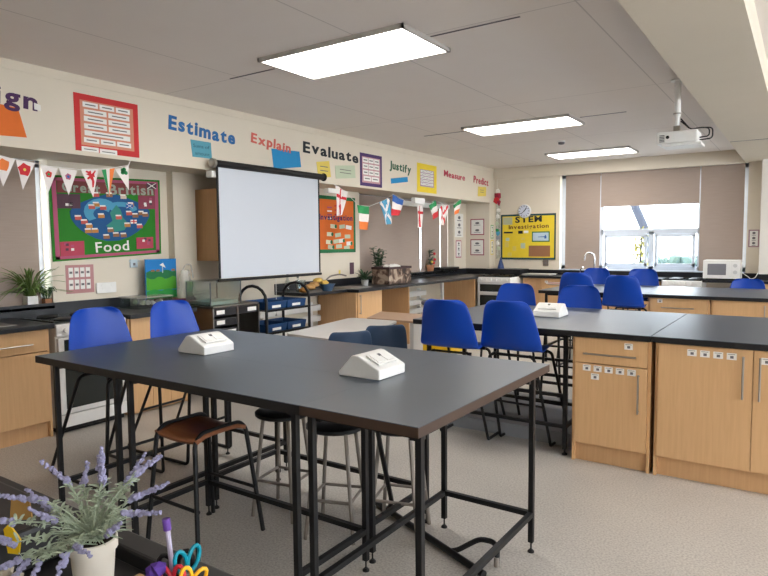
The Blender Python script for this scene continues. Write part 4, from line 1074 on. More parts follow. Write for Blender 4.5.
# ================================================================== OBJECTS ON THE LEFT RUN
# spider plant and second pot on the sill
def spider(label, c, potm, n, L, potw=.055, poth=.095, seed=1, spread=1.0, lm=None):
    random.seed(seed)
    t = thing('potted_plant', label, 'plant', c)
    x, y, z = c
    MB().prism([(-potw*.8, -potw*.8), (potw*.8, -potw*.8), (potw*.8, potw*.8), (-potw*.8, potw*.8)], (x, y, z), (1,0,0), (0,1,0), (0,0,poth)).build('pot', potm, t, bevel=.004)
    MB().box((x-potw*.7, y-potw*.7, z+poth), (x+potw*.7, y+potw*.7, z+poth+.003)).build('soil', SOIL, t)
    m = MB()
    for k in range(n):
        a = random.uniform(0, 2*PI); r = L*random.uniform(.45, 1)
        dx, dy = math.cos(a)*r, math.sin(a)*r
        if dx < -.12: dx = -.12*random.random()
        p0 = Vector((x+math.cos(a)*.02, y+math.sin(a)*.02, z+poth)); p1 = Vector((x+dx, y+dy*spread, z+poth+random.uniform(-.02, .18)*(L/.25)))
        m.blade(p0, p1, .016, .07*random.uniform(.5, 1.3))
    m.build('leaves', lm or LEAF, t, solid=.001)
    return t
LEAF = mat('leaf_green', (.15, .23, .06), .5, .4, noise=(9, .5)); LEAFD = mat('dark_leaf_green', (.03, .07, .03), .5, .4, noise=(9, .4))
spider('spider plant with long arching leaves in a white pot on the left sill', (-5.53, 2.68, .975), WHITEP, 85, .36, seed=4)
spider('smaller dark-leaved plant in a brown pot right of the spider plant on the sill', (-5.53, 2.82, .975), BROWN, 22, .15, .04, .06, seed=9, lm=LEAFD)
# clear plastic box with contents
t = thing('storage_box', 'clear plastic box of small packets on the short black worktop', 'box', (-5.25, 3.6, .9))
x0, x1, y0, y1 = -5.40, -5.12, 3.44, 3.82
m = MB()
for q in (((x0, y0, .902), (x1, y1, .906)), ((x0, y0, .902), (x0+.004, y1, 1.0)), ((x1-.004, y0, .902), (x1, y1, 1.0)), ((x0, y0, .902), (x1, y0+.004, 1.0)), ((x0, y1-.004, .902), (x1, y1, 1.0))): m.box(*q)
m.build('body', CLEAR, t)
B((x0-.01, y0-.01, 1.0), (x1+.01, y1+.01, 1.012)).build('lid', film_mat(), t, bevel=.003)
random.seed(2)
for k in range(9): MB().blob((random.uniform(x0+.04, x1-.04), random.uniform(y0+.04, y1-.04), .93+random.uniform(0, .03)), .026, 1, .15).build('packet', random.choice([PAPER, PALEG, C('grey_packet', .4, .4, .42)]), t)
# painted landscape and maroon box under it
t = thing('maroon_box', 'low maroon box under the painted landscape picture', 'box', (-5.3, 3.98, .9))
B((-5.38, 3.80, .90), (-5.16, 4.03, .962)).build('body', MAROON, t, bevel=.004)
MB().box((-5.159, 3.86, .925), (-5.155, 3.97, .935)).build('label_strip', PINK, t)
t = thing('landscape_picture', 'painted picture of blue sky and green fields standing by the pier', 'picture', (-5.35, 3.95, .963))
x = -5.36
B((x-.012, 3.70, .964), (x, 4.06, 1.36)).build('canvas', SKYB, t)
for (z0, z1, m_, a) in ((1.16, 1.24, DGREEN, .012), (1.05, 1.17, C('bright_green_paint', .08, .35, .03), .015), (1.07, 1.09, C('deep_green_paint', .02, .18, .04), .006), (.964, 1.05, C('mid_green_paint', .03, .28, .06), .010)):
    pts = [(3.705, z0)] + [(4.055, z0)] + [(4.055-.35*k/8, z1+a*math.sin(k*1.7+z0*30)) for k in range(9)]
    MB().prism(pts, (x, 0, 0), (0,1,0), (0,0,1), (.002+.001*(1.3-z0), 0, 0)).build('painted_field', m_, t)
MB().box((x+.002, 3.89, 1.22), (x+.006, 3.897, 1.29)).prism([(3.86, 1.30), (3.93, 1.27), (3.90, 1.32)], (x+.002, 0, 0), (0,1,0), (0,0,1), (.003,0,0)).build('painted_windmill', PAPER, t)
for y in (3.76, 3.82, 4.0): B((x+.002, y, 1.235), (x+.004, y+.04, 1.255)).build('painted_house', BROWN, t)

# drawers stack with glass tank, plastic bag
t = thing('tray_unit', 'black tray unit with white labelled drawers below the screen', 'drawers', (-4.95, 4.3, 0))
y0, y1, xf = 3.97, 4.57, -4.70
m = MB()
for y in (y0, (y0*.48+y1*.52), y1): m.box((xf-.5, y-.008, 0), (xf, y+.008, .88))
m.box((xf-.5, y0, .885), (xf, y1, .897)); m.box((xf-.5, y0, 0), (xf, y1, .03)); m.box((xf-.5, y0, .03), (xf-.49, y1, .88))
m.build('frame', STEEL, t)
ym = y0*.48+y1*.52
k = 0
for (a, b) in ((y0+.012, ym-.012), (ym+.012, y1-.012)):
    for i in range(8):
        z = .80-.10*i
        if a > ym and i in (1, 2, 3): continue
        d = B((xf-.47, a, z), (xf-.004, b, z+.075)).build('tray', mat('black_plastic', (.015, .014, .016), .35), t, bevel=.004)
        if (a, i) in ((y0+.012, 0), (y0+.012, 1)): B((xf-.004, a+.03, z+.018), (xf-.002, a+.13, z+.058)).build('label_card', PAPER, d)
        if a > ym and i == 0: B((xf-.004, a+.12, z+.018), (xf-.002, a+.24, z+.058)).build('label_card', PAPER, d)
        if a < ym and i == 2: B((xf-.004, a+.16, z+.018), (xf-.002, a+.27, z+.058)).build('label_card', PAPER, d)
t = thing('glass_tank', 'clear rectangular plastic tank standing on the tray unit', 'tank', (-4.95, 4.25, .897))
x0, x1, yy0, yy1, z0, z1 = -5.12, -4.76, 3.99, 4.38, .898, 1.13
m = MB()
for q in (((x0, yy0, z0), (x1, yy1, z0+.005)), ((x0, yy0, z0), (x0+.004, yy1, z1)), ((x1-.004, yy0, z0), (x1, yy1, z1)), ((x0, yy0, z0), (x1, yy0+.004, z1)), ((x0, yy1-.004, z0), (x1, yy1, z1))): m.box(*q)
m.build('walls', CLEAR, t); m = MB()
for (ex_, ey_) in ((x0, yy0), (x1, yy0), (x1, yy1), (x0, yy1)): B((ex_-.004, ey_-.004, z0), (ex_+.004, ey_+.004, z1)).build('corner_strip', C('dark_grey_plastic', .09, .10, .11, .4), t)
for q in (((x0-.006, yy0-.006, z1), (x1+.006, yy1+.006, z1+.012)),): m.box(*q)
m.build('lid', CLEAR, t)
B((x0+.02, yy0+.02, z0+.006), (x1-.02, yy1-.02, z0+.04)).build('contents', C('pale_green_tray', .35, .45, .40), t)
t = thing('plastic_bag', 'crumpled clear plastic bag between the pier and the tank', 'bag', (-5.22, 4.0, .9))
t.location = (-5.22, 3.93, .90)
random.seed(8)
rows = []
for j in range(9):
    v = j/8; r = .085*(1-.5*v**2)*(1.2 if j < 2 else 1); 
    rows.append([Vector((-5.22+.8*r*math.cos(2*PI*k/14)*(1+random.uniform(-.2, .2)), 4.06+r*math.sin(2*PI*k/14)*(1+random.uniform(-.2, .2)), .90+.34*v+random.uniform(-.01, .01))) for k in range(14)])
for r_w in rows: r_w.append(r_w[0].copy())
# tray unit top is at .897; the bag stands on a small shelf behind it
MB().grid(rows).build('bag_film', film_mat(), t, smooth=True)
MB().tube([(-5.22, 4.02, 1.22), (-5.2, 4.05, 1.30), (-5.2, 4.12, 1.30), (-5.22, 4.16, 1.16)], .008, 6, .03).build('bag_handle', MATS['cloudy_film'], t, smooth=True)
tag(B((-5.4, 3.87, 0), (-5.21, 4.22, .898)).build('side_cupboard', BEECHD), 'plain low cupboard behind the tray unit', 'cabinet')

# trolley with blue trays
t = thing('tray_trolley', 'black arched trolley carrying blue trays in front of the radiator', 'trolley', (-4.75, 4.95, 0))
xa, xb = -5.02, -4.62
for y in (4.60, 5.27):
    pts = [(xa, y, .03), (xa, y, .90)] + [((xa+xb)/2-.2*math.cos(a), y, .90+.16*math.sin(a)) for a in [PI*k/8 for k in range(1, 8)]] + [(xb, y, .90), (xb, y, .03)]
    MB().tube(pts, .016, 10).build('end_frame', BLACK, t, smooth=True)
    for x in (xa, xb): MB().lathe([(.025, -.012), (.025, .012)], (x, y, .025), 14, 'x').build('castor', BLACK, t, smooth=True)
for z in (.80, .56, .25):
    sh = MB()
    for x in (xa, xb): sh.sq((x, 4.60, z), (x, 5.27, z), .022)
    sh.box((xa, 4.60, z-.004), (xb, 5.27, z+.004)).build('shelf', BLACK, t)
TRAYB = mat('dark_blue_tray_plastic', (.01, .05, .15), .35)
def tray(label, x0, x1, y0, y1, z, h=.075):
    t = thing('storage_tray', label, 'tray', ((x0+x1)/2, (y0+y1)/2, z), 0, 'blue trays on the trolley')
    m = MB(); f = .012
    m.box((x0+f, y0+f, z), (x1-f, y1-f, z+.004))
    for (a, b, c_, d) in (((x0+f, y0+f), (x1-f, y0+f), (x0, y0), (x1, y0)), ((x1-f, y0+f), (x1-f, y1-f), (x1, y0), (x1, y1)), ((x1-f, y1-f), (x0+f, y1-f), (x1, y1), (x0, y1)), ((x0+f, y1-f), (x0+f, y0+f), (x0, y1), (x0, y0))):
        m.grid([[Vector((*a, z)), Vector((*b, z))], [Vector((*c_, z+h)), Vector((*d, z+h))]])
    m.build('tray_shell', TRAYB, t, solid=.004)
    MB().prism([(y0+.07, 0), (y1-.10, 0), (y1-.10, .028), (y0+.07, .028)], (x1+.002, 0, z+.018), (0,1,0), (0,0,1), (.003, 0, 0)).build('label_card', PAPER, t, bevel=.001)
for i, (y0_, y1_) in enumerate(((4.63, 4.93), (4.94, 5.24))):
    for j, (z, nm) in enumerate(((.806, 'upper'), (.566, 'lower'))):
        tray('dark blue plastic tray, %s one on the %s trolley shelf' % (('left', 'right')[i], nm), -5.0, -4.64, y0_, y1_, z, .085)
# bottles and clear jug behind trolley
t = thing('clear_jug', 'clear plastic jug behind the blue trays, left of the sink', 'jug', (-5.15, 5.75, .9))
MB().lathe([(.05, 0), (.065, .15), (.06, .151), (.046, .004)], (-5.15, 5.72, .9)).build('body', CLEAR, t, smooth=True)
MB().tube([(-5.15, 5.785, 1.03), (-5.15, 5.83, 1.02), (-5.15, 5.83, .95), (-5.15, 5.775, .94)], .006, 6, .01).build('handle', CLEAR, t, smooth=True)
for (y, h_, lb) in ((5.67, .20, 'slim clear bottle with grey cap standing left of the jug by the sink'), (5.86, .17, 'short clear bottle with grey cap standing right of the jug by the sink')):
    t = thing('clear_bottle', lb, 'bottle', (-5.32, y, .9))
    MB().lathe([(.028, 0), (.03, h_*.65), (.012, h_*.85), (.012, h_)], (-5.32, y, .9), 14).build('body', CLEAR, t, smooth=True)
    MB().lathe([(.015, 0), (.015, .025)], (-5.32, y, .9+h_), 12).build('cap', INK, t, smooth=True)

# yellow cloth, blue bowl, tap, sink, plants, basket
random.seed(12)
t = thing('cleaning_cloth', 'crumpled orange and yellow cleaning cloths at the worktop end', 'cloth', (-5.05, 5.95, .9))
for (x, y, z, s, m_) in ((-5.08, 5.70, .93, .055, C('dark_orange_cloth', .42, .20, .05)), (-5.06, 5.80, .965, .06, C('tan_cloth', .50, .28, .10)), (-5.10, 5.92, .99, .06, C('tan_cloth', .50, .28, .10)), (-5.12, 6.02, 1.035, .055, C('yellow_cloth', .75, .50, .12)), (-5.1, 6.12, 1.0, .05, C('yellow_cloth', .75, .50, .12)), (-5.1, 5.75, .925, .035, C('dark_orange_cloth', .42, .20, .05))):
    MB().blob((x, y, z), s, 2, .12, (1, 1.3, .62)).build('fold', m_, t)
t = thing('washing_bowl', 'blue plastic bowl beside the orange cloths at the sink', 'bowl', (-5.15, 6.1, .9))
MB().lathe([(.06, 0), (.10, .085), (.105, .09), (.095, .085), (.055, .006)], (-5.02, 6.08, .90), 22).build('body', mat('steel_blue_plastic', (.05, .10, .18), .35), t, smooth=True)
t = thing('sink_tap', 'curved steel mixer tap at the far left sink', 'tap', (-5.3, 6.4, .9))
MB().tube([(-5.33, 6.36, .90), (-5.33, 6.38, .97), (-5.30, 6.47, 1.06), (-5.22, 6.60, 1.085), (-5.16, 6.66, 1.06)], .011, 8, .05).build('spout', WORN, t, smooth=True)
MB().lathe([(.028, 0), (.022, .05), (.014, .06)], (-5.33, 6.36, .90), 14).build('base', BLACK, t, smooth=True)
t = thing('inset_sink', 'stainless inset sink left of the grey plant pot', 'sink', (-5.1, 6.8, .9))
MB().box((-5.3, 6.46, .9), (-4.92, 6.92, .905)).build('rim', STEEL, t); MB().box((-5.27, 6.50, .905), (-4.96, 6.78, .9065)).build('bowl', WORN, t)
random.seed(21)
t = thing('potted_plant', 'small leafy plant in a grey pot on the worktop left of the basket', 'plant', (-5.12, 7.03, .9))
MB().lathe([(.042, 0), (.055, .085), (.05, .085), (.04, .07), (0, .07)], (-5.12, 7.03, .9), 18).build('pot', C('grey_ceramic', .42, .42, .42, .4), t, smooth=True)
m = MB()
for k in range(40):
    a = random.uniform(0, 2*PI); e = random.uniform(0, .12)
    p = Vector((-5.12+math.cos(a)*.02, 7.03+math.sin(a)*.02, .985+e*.3)); m.blade(p, p+Vector((math.cos(a)*random.uniform(.05, .13), math.sin(a)*random.uniform(.05, .14), e)), .025, .015)
m.build('leaves', LEAFD, t, solid=.001)
PX, PY = -5.42, 7.80
t = thing('potted_plant', 'tall dark bushy plant behind the bark-patterned basket', 'plant', (PX, PY, .9))
MB().lathe([(.05, 0), (.065, .11), (.055, .11), (.05, .09), (0, .09)], (PX, PY, .90), 16).build('pot', MATS['maroon_plastic'], t, smooth=True)
m = MB()
for k in range(7):
    a = random.uniform(0, 2*PI); tip = Vector((PX+math.cos(a)*.05, PY+math.sin(a)*.13, 1.40+random.uniform(-.08, .04)))
    m.tube([(PX, PY, .98), tip], .004, 5)
    for j in range(20):
        b = random.uniform(0, 2*PI); p = Vector((PX, PY, 1.0)).lerp(tip, random.uniform(.2, 1)); m.blade(p, p+Vector((math.cos(b)*.05, math.sin(b)*.09, random.uniform(-.01, .05))), .03, .01)
m.build('leaves', LEAFD, t, solid=.001)
# basket
def bark_mat():
    m = bpy.data.materials.new('bark_print'); m.use_nodes = True
    nt = m.node_tree; p = nt.nodes['Principled BSDF']; p.inputs['Roughness'].default_value = .8
    tc = nt.nodes.new('ShaderNodeTexCoord'); n = nt.nodes.new('ShaderNodeTexNoise'); n.inputs['Scale'].default_value = 7; n.inputs['Detail'].default_value = 5; n.inputs['Distortion'].default_value = 1.2
    r = nt.nodes.new('ShaderNodeValToRGB'); e = r.color_ramp.elements
    e[0].position = .38; e[0].color = (.035, .02, .015, 1); e[1].position = .62; e[1].color = (.42, .33, .25, 1)
    x = e.new(.5); x.color = (.16, .10, .07, 1)
    nt.links.new(tc.outputs['Object'], n.inputs[0]); nt.links.new(n.outputs['Fac'], r.inputs[0]); nt.links.new(r.outputs[0], p.inputs['Base Color'])
    return m
BARK = bark_mat()
t = thing('fabric_basket', 'bark-patterned fabric basket full of white cloths on the far worktop', 'basket', (-5.08, 7.72, .9))
m = MB(); x0, x1, y0, y1 = -5.22, -4.92, 7.34, 7.95
for q in (((x0, y0, .902), (x1, y1, .91)), ((x0, y0, .902), (x0+.012, y1, 1.13)), ((x1-.012, y0, .902), (x1, y1, 1.13)), ((x0, y0, .902), (x1, y0+.012, 1.13)), ((x0, y1-.012, .902), (x1, y1, 1.13))): m.box(*q)
m.build('body', BARK, t, bevel=.004)
m = MB()
for q in (((x0-.006, y0-.006, 1.12), (x0+.016, y1+.006, 1.155)), ((x1-.016, y0-.006, 1.12), (x1+.006, y1+.006, 1.155)), ((x0, y0-.006, 1.12), (x1, y0+.014, 1.155)), ((x0, y1-.014, 1.12), (x1, y1+.006, 1.155))): m.box(*q)
m.build('folded_rim', mat('dark_plum_fabric', (.05, .025, .025), .8), t, bevel=.006)
B((x0+.014, y0+.014, .912), (x1-.014, y1-.014, 1.10)).build('lining', mat('dark_plum_fabric', (.05, .025, .025)), t)
random.seed(31)
for k in range(8): tag(MB().blob((random.uniform(x0+.08, x1-.08), random.uniform(y0+.25, y1-.08), 1.14+random.uniform(0, .02)), .06, 2, .12, (1, 1, .6)).build('folded_cloth', PAPER), 'white cloth in the bark-patterned basket', 'cloth', 'white cloths in the basket')
# striped plant pot on sill + black tray
random.seed(14)
t = thing('potted_plant', 'bushy plant with red and yellow flowers in a terracotta pot on the far sill', 'plant', (-5.55, 9.62, .975))
MB().lathe([(.05, 0), (.07, .10), (.075, .13), (.065, .13), (.06, .11), (0, .11)], (-5.55, 9.62, .975), 18).build('pot', C('terracotta', .42, .18, .09), t, smooth=True)
m = MB()
for k in range(60):
    z = random.uniform(1.09, 1.36); b = random.uniform(0, 2*PI); p = Vector((-5.55, 9.62+random.uniform(-.06, .06), z)); m.blade(p, p+Vector((abs(math.cos(b))*.07, math.sin(b)*.10, .02)), .03, .01)
m.tube([(-5.55, 9.62, 1.08), (-5.55, 9.6, 1.38)], .006, 5).build('leaves', LEAFD, t, solid=.001)
for (dy, z, m_) in ((.04, 1.30, FLAGR), (.06, 1.24, PALEG), (.05, 1.20, FLAGR), (-.05, 1.16, YCARD), (.02, 1.14, FLAGR)): MB().blob((-5.49, 9.62+dy, z), .028, 1, .2).build('flower', m_, t)
t = thing('baking_tray', 'shallow black tray lying on the far end of the left sill', 'tray', (-5.58, 10.2, .975))
B((-5.66, 9.88, .977), (-5.42, 10.42, 1.0)).build('base', BLACK, t, bevel=.008)
B((-5.67, 9.84, 1.0), (-5.40, 10.46, 1.045)).build('rim', BLACK, t, bevel=.015)

# objects on the back worktop
t = thing('blue_cone', 'dark blue cone standing in the corner below the yellow board', 'cone', (-4.85, 10.8, .9))
tag(t, 'dark blue cone standing in the corner below the yellow board', 'cone')
t.location = (-4.55, 10.75, .90)
MB().lathe([(.105, 0), (.105, .01), (.09, .015), (.012, .31), (0, .315)], (-4.80, 11.0, .90), 24).build('cone_body', mat('navy_blue_plastic', (.01, .04, .17), .4), t, smooth=True)
t.location = (-4.80, 11.0, .90)
for k in t.children: k.data.transform(Matrix.Translation((-4.55+4.80, 10.75-11.0, 0)))
t = thing('draining_tray', 'pale rectangular draining tray on the back worktop', 'tray', (-4.0, 10.8, .9))
B((-4.20, 10.62, .901), (-3.72, 10.98, .915)).build('base', C('pale_grey_tray', .55, .53, .50, .4), t, bevel=.004)
B((-4.22, 10.60, .915), (-3.70, 11.0, .925)).build('rim', C('pale_grey_tray', .55, .53, .50), t, bevel=.003)
t = thing('swan_neck_tap', 'tall white-chrome swan neck tap on the back worktop before the window', 'tap', (-3.1, 10.85, .9))
MB().tube([(-3.02, 10.9, .90), (-3.02, 10.9, 1.20), (-3.03, 10.88, 1.29), (-3.12, 10.84, 1.31), (-3.16, 10.82, 1.27), (-3.17, 10.82, 1.17)], .014, 10, .05).build('spout', CHROME, t, smooth=True)
MB().lathe([(.03, 0), (.02, .04)], (-3.02, 10.9, .9), 14).build('base', CHROME, t, smooth=True)
for x in (-3.26, -2.86):
    MB().tube([(x, 10.9, .90), (x, 10.9, 1.02), (x+.05, 10.88, 1.05)], .013, 8, .02).build('lever_valve', CHROME, t, smooth=True)
# microwave
t = thing('microwave', 'white microwave oven on the back worktop before the right blind', 'microwave', (-1.04, 10.8, .9))
B((-1.30, 10.62, .915), (-.80, 10.98, 1.20)).build('body', WHITEP, t, bevel=.008)
d = B((-1.295, 10.60, .92), (-.93, 10.62, 1.195)).build('door', WHITEP, t, bevel=.004)
B((-1.235, 10.596, .975), (-.985, 10.60, 1.145)).build('door_window', C('grey_mesh_glass', .20, .20, .22, .25), d)
B((-.928, 10.60, .92), (-.802, 10.62, 1.195)).build('control_panel', WHITEP, t, bevel=.004)
for z in (1.12, 1.02): MB().lathe([(.028, -.018), (.03, 0)], (-.865, 10.60, z), 16, 'y').build('knob', C('pale_grey_knob', .6, .6, .58, .4), t, smooth=True)
for x in (-1.25, -.85):
    for y in (10.66, 10.94): MB().lathe([(.012, 0), (.012, .016)], (x, y, .9), 8).build('foot', BLACK, t)
MB().tube([(-.80, 10.95, 1.0), (-.72, 10.97, .94), (-.68, 10.85, .91), (-.62, 10.86, .93), (-.59, 10.92, 1.0)], .006, 6, .04).build('power_cord', WHITEP, t, smooth=True)

# yellow crate under mid bench
t = thing('yellow_crate', 'yellow plastic crate on the floor beneath the blue chair backs', 'crate', (-4.2, 7.6, 0))
t.location = (-4.25, 7.5, 0)
m = MB(); x0, x1, y0, y1 = -4.5, -3.9, 7.3, 7.75
for q in (((x0, y0, 0), (x1, y1, .01)), ((x0, y0, 0), (x0+.012, y1, .17)), ((x1-.012, y0, 0), (x1, y1, .17)), ((x0, y0, 0), (x1, y0+.012, .17)), ((x0, y1-.012, 0), (x1, y1, .17))): m.box(*q)
YEL = mat('bright_yellow_plastic', (.80, .52, .01), .4)
m.build('body', YEL, t, bevel=.004)
m = MB()
for q in (((x0-.01, y0-.01, .16), (x1+.01, y0+.012, .18)), ((x0-.01, y1-.012, .16), (x1+.01, y1+.01, .18)), ((x0-.01, y0, .16), (x0+.012, y1, .18)), ((x1-.012, y0, .16), (x1+.01, y1, .18))): m.box(*q)
m.build('rim', YEL, t)

# ================================================================== WHITE TABLE AND BROWN TABLE
t = thing('low_table', 'pale grey-white topped table with rounded corners behind the near group', 'table', (-3.45, 4.5, 0))
LT = mat('pale_grey_laminate', (.50, .49, .48), .35)
pts = []
for (cx_, cy_, a0) in ((-3.08, 3.95, -PI/2), (-3.42, 5.11, 0), (-3.86, 5.09, PI/2), (-3.68, 4.01, PI)):
    for k in range(5): a = a0+PI/2*k/4; pts.append((cx_+.07*math.cos(a), cy_+.07*math.sin(a)))
MB().prism(pts, (0, 0, .70), (1,0,0), (0,1,0), (0,0,.02)).build('table_top', LT, t)
MB().prism([(p[0]*.999-.003, p[1]) for p in pts], (0, 0, .692), (1,0,0), (0,1,0), (0,0,.008)).build('edge_band', INK, t)
for (x, y) in ((-3.62, 4.06), (-3.16, 4.0), (-3.82, 5.05), (-3.48, 5.05)): MB().tube([(x, y, 0), (x, y, .692)], .014, 8).build('leg', BLACK, t, smooth=True)
t = thing('side_table', 'low table with light brown top and pale grey end panel beside the white table', 'table', (-3.5, 5.5, 0))
MB().prism([(-3.78, 5.22), (-3.20, 5.22), (-3.42, 5.80), (-4.0, 5.80)], (0, 0, .70), (1,0,0), (0,1,0), (0,0,.02)).build('table_top', C('light_brown_laminate', .40, .26, .17, .4), t)
MB().prism([(-3.26, 5.24), (-3.22, 5.24), (-3.42, 5.76), (-3.46, 5.76)], (0, 0, 0), (1,0,0), (0,1,0), (0,0,.70)).build('end_panel', LT, t)
MB().prism([(-3.76, 5.24), (-3.72, 5.24), (-3.94, 5.76), (-3.98, 5.76)], (0, 0, 0), (1,0,0), (0,1,0), (0,0,.70)).build('end_panel', LT, t)
t = thing('office_chair_arm', 'x', 'chair')
bpy.data.objects.remove(t)
t = thing('grey_seat', 'dark grey padded seat in the shade below the long window worktop', 'stool', (-4.75, 7.9, 0))
MB().lathe([(.15, 0), (.17, .02), (.17, .05), (.15, .065), (0, .07)], (-4.55, 7.95, .58), 20).build('seat', INK, t, smooth=True)
MB().tube([(-4.55, 7.95, .06), (-4.55, 7.95, .58)], .02, 10).build('column', BLACK, t, smooth=True)
for k in range(5): a = 2*PI*k/5; MB().tube([(-4.55, 7.95, .09), (-4.55+.2*math.cos(a), 7.95+.2*math.sin(a), .02)], .014, 8).build('foot_arm', BLACK, t, smooth=True)
t.location = (-4.55, 7.95, 0)
for k in t.children: k.data.transform(Matrix.Translation((-.20, -.05, 0)))

# ================================================================== FOREGROUND DESK
t = thing('teacher_desk', 'black desk with raised edge in the near left corner holding the lavender', 'desk', (-1.3, .35, 0))
DESK = mat('black_desk_laminate', (.02, .019, .02), .45, .4)
B((-2.1, -.1, .84), (-.62, .69, .872)).build('desk_top', DESK, t, bevel=.004)
B((-2.1, .69, .80), (-.62, .742, .90)).build('raised_edge', DESK, t, bevel=.006)
for x in (-2.05, -.68):
    for y in (-.05, .66): B((x-.02, y-.02, 0), (x+.02, y+.02, .84)).build('leg', BLACK, t)
# pot of lavender
PC = Vector((-1.025, .582, .872))
t = thing('lavender_pot', 'artificial lavender in a small white pot on the near desk', 'plant', tuple(PC))
MB().lathe([(.028, 0), (.032, .03), (.037, .092), (.0415, .094), (.0415, .112), (.038, .113), (.036, .098), (.02, .098), (0, .098)], tuple(PC), 28).build('pot', C('cream_ceramic', .66, .61, .53, .35), t, smooth=True)
MB().lathe([(.035, 0), (.035, .004), (0, .006)], tuple(PC+Vector((0,0,.100))), 18).build('soil', SOIL, t)
random.seed(42)
RV = Vector((.826, .563, 0)); FV = Vector((-.563, .826, 0)); ZV = Vector((0, 0, 1))
base = PC+ZV*.11
SAGE = mat('sage_green_foliage', (.36, .42, .31), .7, noise=(30, .35)); LAV = mat('lavender_purple', (.27, .26, .40), .8, noise=(60, .3))
# head: (right, up, depth) of the bottom and the tip
heads = [((.024, .115, 0), (.025, .175, .0)), ((.016, .10, .01), (.012, .155, .01)), ((-.055, .095, .03), (-.115, .135, .04)), ((-.085, .075, .0), (-.185, .092, -.01)),
         ((-.135, .045, -.02), (-.205, .058, -.03)), ((-.13, .010, -.03), (-.20, .032, -.04)), ((-.11, -.012, -.05), (-.18, -.035, -.06)), ((-.06, .045, -.02), (-.10, .075, -.03)),
         ((.075, .115, .02), (.125, .148, .03)), ((.075, .075, .0), (.15, .108, .0)), ((.055, .095, .03), (.085, .145, .05)), ((.07, .058, -.02), (.145, .065, -.03)),
         ((-.065, -.01, -.06), (-.085, -.06, -.08)), ((-.04, .085, .05), (-.035, .125, .06)), ((.055, .035, -.05), (.085, .06, -.06)), ((-.09, .03, .04), (-.16, .07, .06)),
         ((-.10, -.02, -.04), (-.135, -.055, -.05)), ((.0, .02, -.06), (.04, .015, -.085)), ((-.02, -.0, -.06), (-.025, -.03, -.08)), ((.06, .10, .05), (.10, .13, .08))]
def LP(q): return base+RV*q[0]*.92+ZV*q[1]*.94+FV*q[2]
for a, b in heads:
    A, Bp = LP(a), LP(b)
    MB().tube([base+RV*random.uniform(-.02, .02)+FV*random.uniform(-.02, .02), base.lerp(A, .5)+ZV*.015, A], .0013, 5, .02).build('stem', SAGE, t, smooth=True)
    m = MB(); d = Bp-A; n = max(9, int(d.length/.0042))
    for k in range(n):
        u = k/(n-1); r = .0066*(1-.45*u)
        for j in range(2):
            off = Vector([random.uniform(-1, 1) for _ in range(3)])*r*.55
            m.blob(A+d*u+off, r*.85, 1, .25)
    m.build('flower_spike', LAV, t)
    m = MB()
    for k in range(26):
        p = base.lerp(A, random.uniform(.25, 1)); v = Vector([random.uniform(-1, 1) for _ in range(3)]); v.z = abs(v.z)*.8
        m.blade(p, p+v.normalized()*random.uniform(.012, .024), .0055, .003)
    m.build('leaves', SAGE, t, solid=.0006)
m = MB()
for k in range(110):
    v = Vector([random.gauss(0, 1) for _ in range(3)]); v.z = abs(v.z)*.55+.1; v.normalize()
    m.blade(base, base+v*random.uniform(.04, .085), .004, .008)
m.build('foliage', SAGE, t, solid=.0006)
# pencil pot with scissors etc
QC = Vector((-.778, .588, .872))
t = thing('pen_pot', 'dark pen pot at the lower edge holding scissors and a pen', 'pot', tuple(QC))
MB().lathe([(.042, 0), (.044, .09), (.041, .09), (.039, .006), (0, .006)], tuple(QC), 24).build('body', mat('dark_mesh_pot', (.03, .03, .035), .5), t, smooth=True)
def pk(dr, du, df): return QC+RV*dr+FV*df+ZV*(.09+du)
o = thing('ballpoint_pen', 'clear pen with purple cap upright in the pen pot', 'pen', tuple(pk(0, 0, 0)))
MB().tube([pk(-.012, -.06, .0), pk(-.030, .098, .012)], .004, 8).build('barrel', mat('translucent_lilac', (.42, .38, .50), .3), o, smooth=True)
MB().tube([pk(-.030, .094, .012), pk(-.0318, .112, .0125)], .0062, 10).build('cap', C('purple_plastic', .12, .05, .28, .4), o, smooth=True)
def scissors(label, c, m_, tilt, rz, s=1.0):
    c = Vector(c)
    o = thing('scissors', label, 'scissors', tuple(c), 0, 'scissors in the pen pot')
    for k in (-1, 1):
        pts = []
        for j in range(14):
            a = 2*PI*j/14
            lx = k*.012*s+.0105*s*math.cos(a)+k*.004*math.sin(a); lz = .022*s+.019*s*math.sin(a)
            q = Matrix.Rotation(tilt, 3, 'Y') @ Vector((lx, 0, lz)); q = Matrix.Rotation(rz, 3, 'Z') @ q
            pts.append(c+q)
        MB().tube(pts, .0036*s, 8, closed=True).build('handle_loop', m_, o, smooth=True)
    q = Matrix.Rotation(rz, 3, 'Z') @ (Matrix.Rotation(tilt, 3, 'Y') @ Vector((0, 0, -.09)))
    MB().sq(c, c+q, .006).build('blades', STEEL, o)
yawr = math.atan2(RV.y, RV.x)
scissors('teal-handled scissors standing tallest in the pen pot', pk(.0, .026, .008), C('teal_plastic', .0, .22, .30, .35), .05, yawr+.9, .95)
scissors('yellow-handled scissors leaning right in the pen pot', pk(.010, .012, -.018), C('golden_plastic', .80, .42, .02, .35), .35, yawr+.6, .85)
scissors('red-handled scissors low in the middle of the pen pot', pk(-.012, .008, -.012), C('scarlet_plastic', .60, .03, .05, .35), -.2, yawr-.3, .95)
scissors('black-handled scissors behind the clear pen', pk(-.018, .008, .02), BLACK, -.1, yawr+.2, 1.1)
t = thing('purple_ribbon', 'purple crumpled ribbon bow beside the pen pot', 'ribbon', tuple(QC+Vector((-.05, -.01, 0))))
PUR = C('purple_ribbon_fabric', .10, .04, .30)
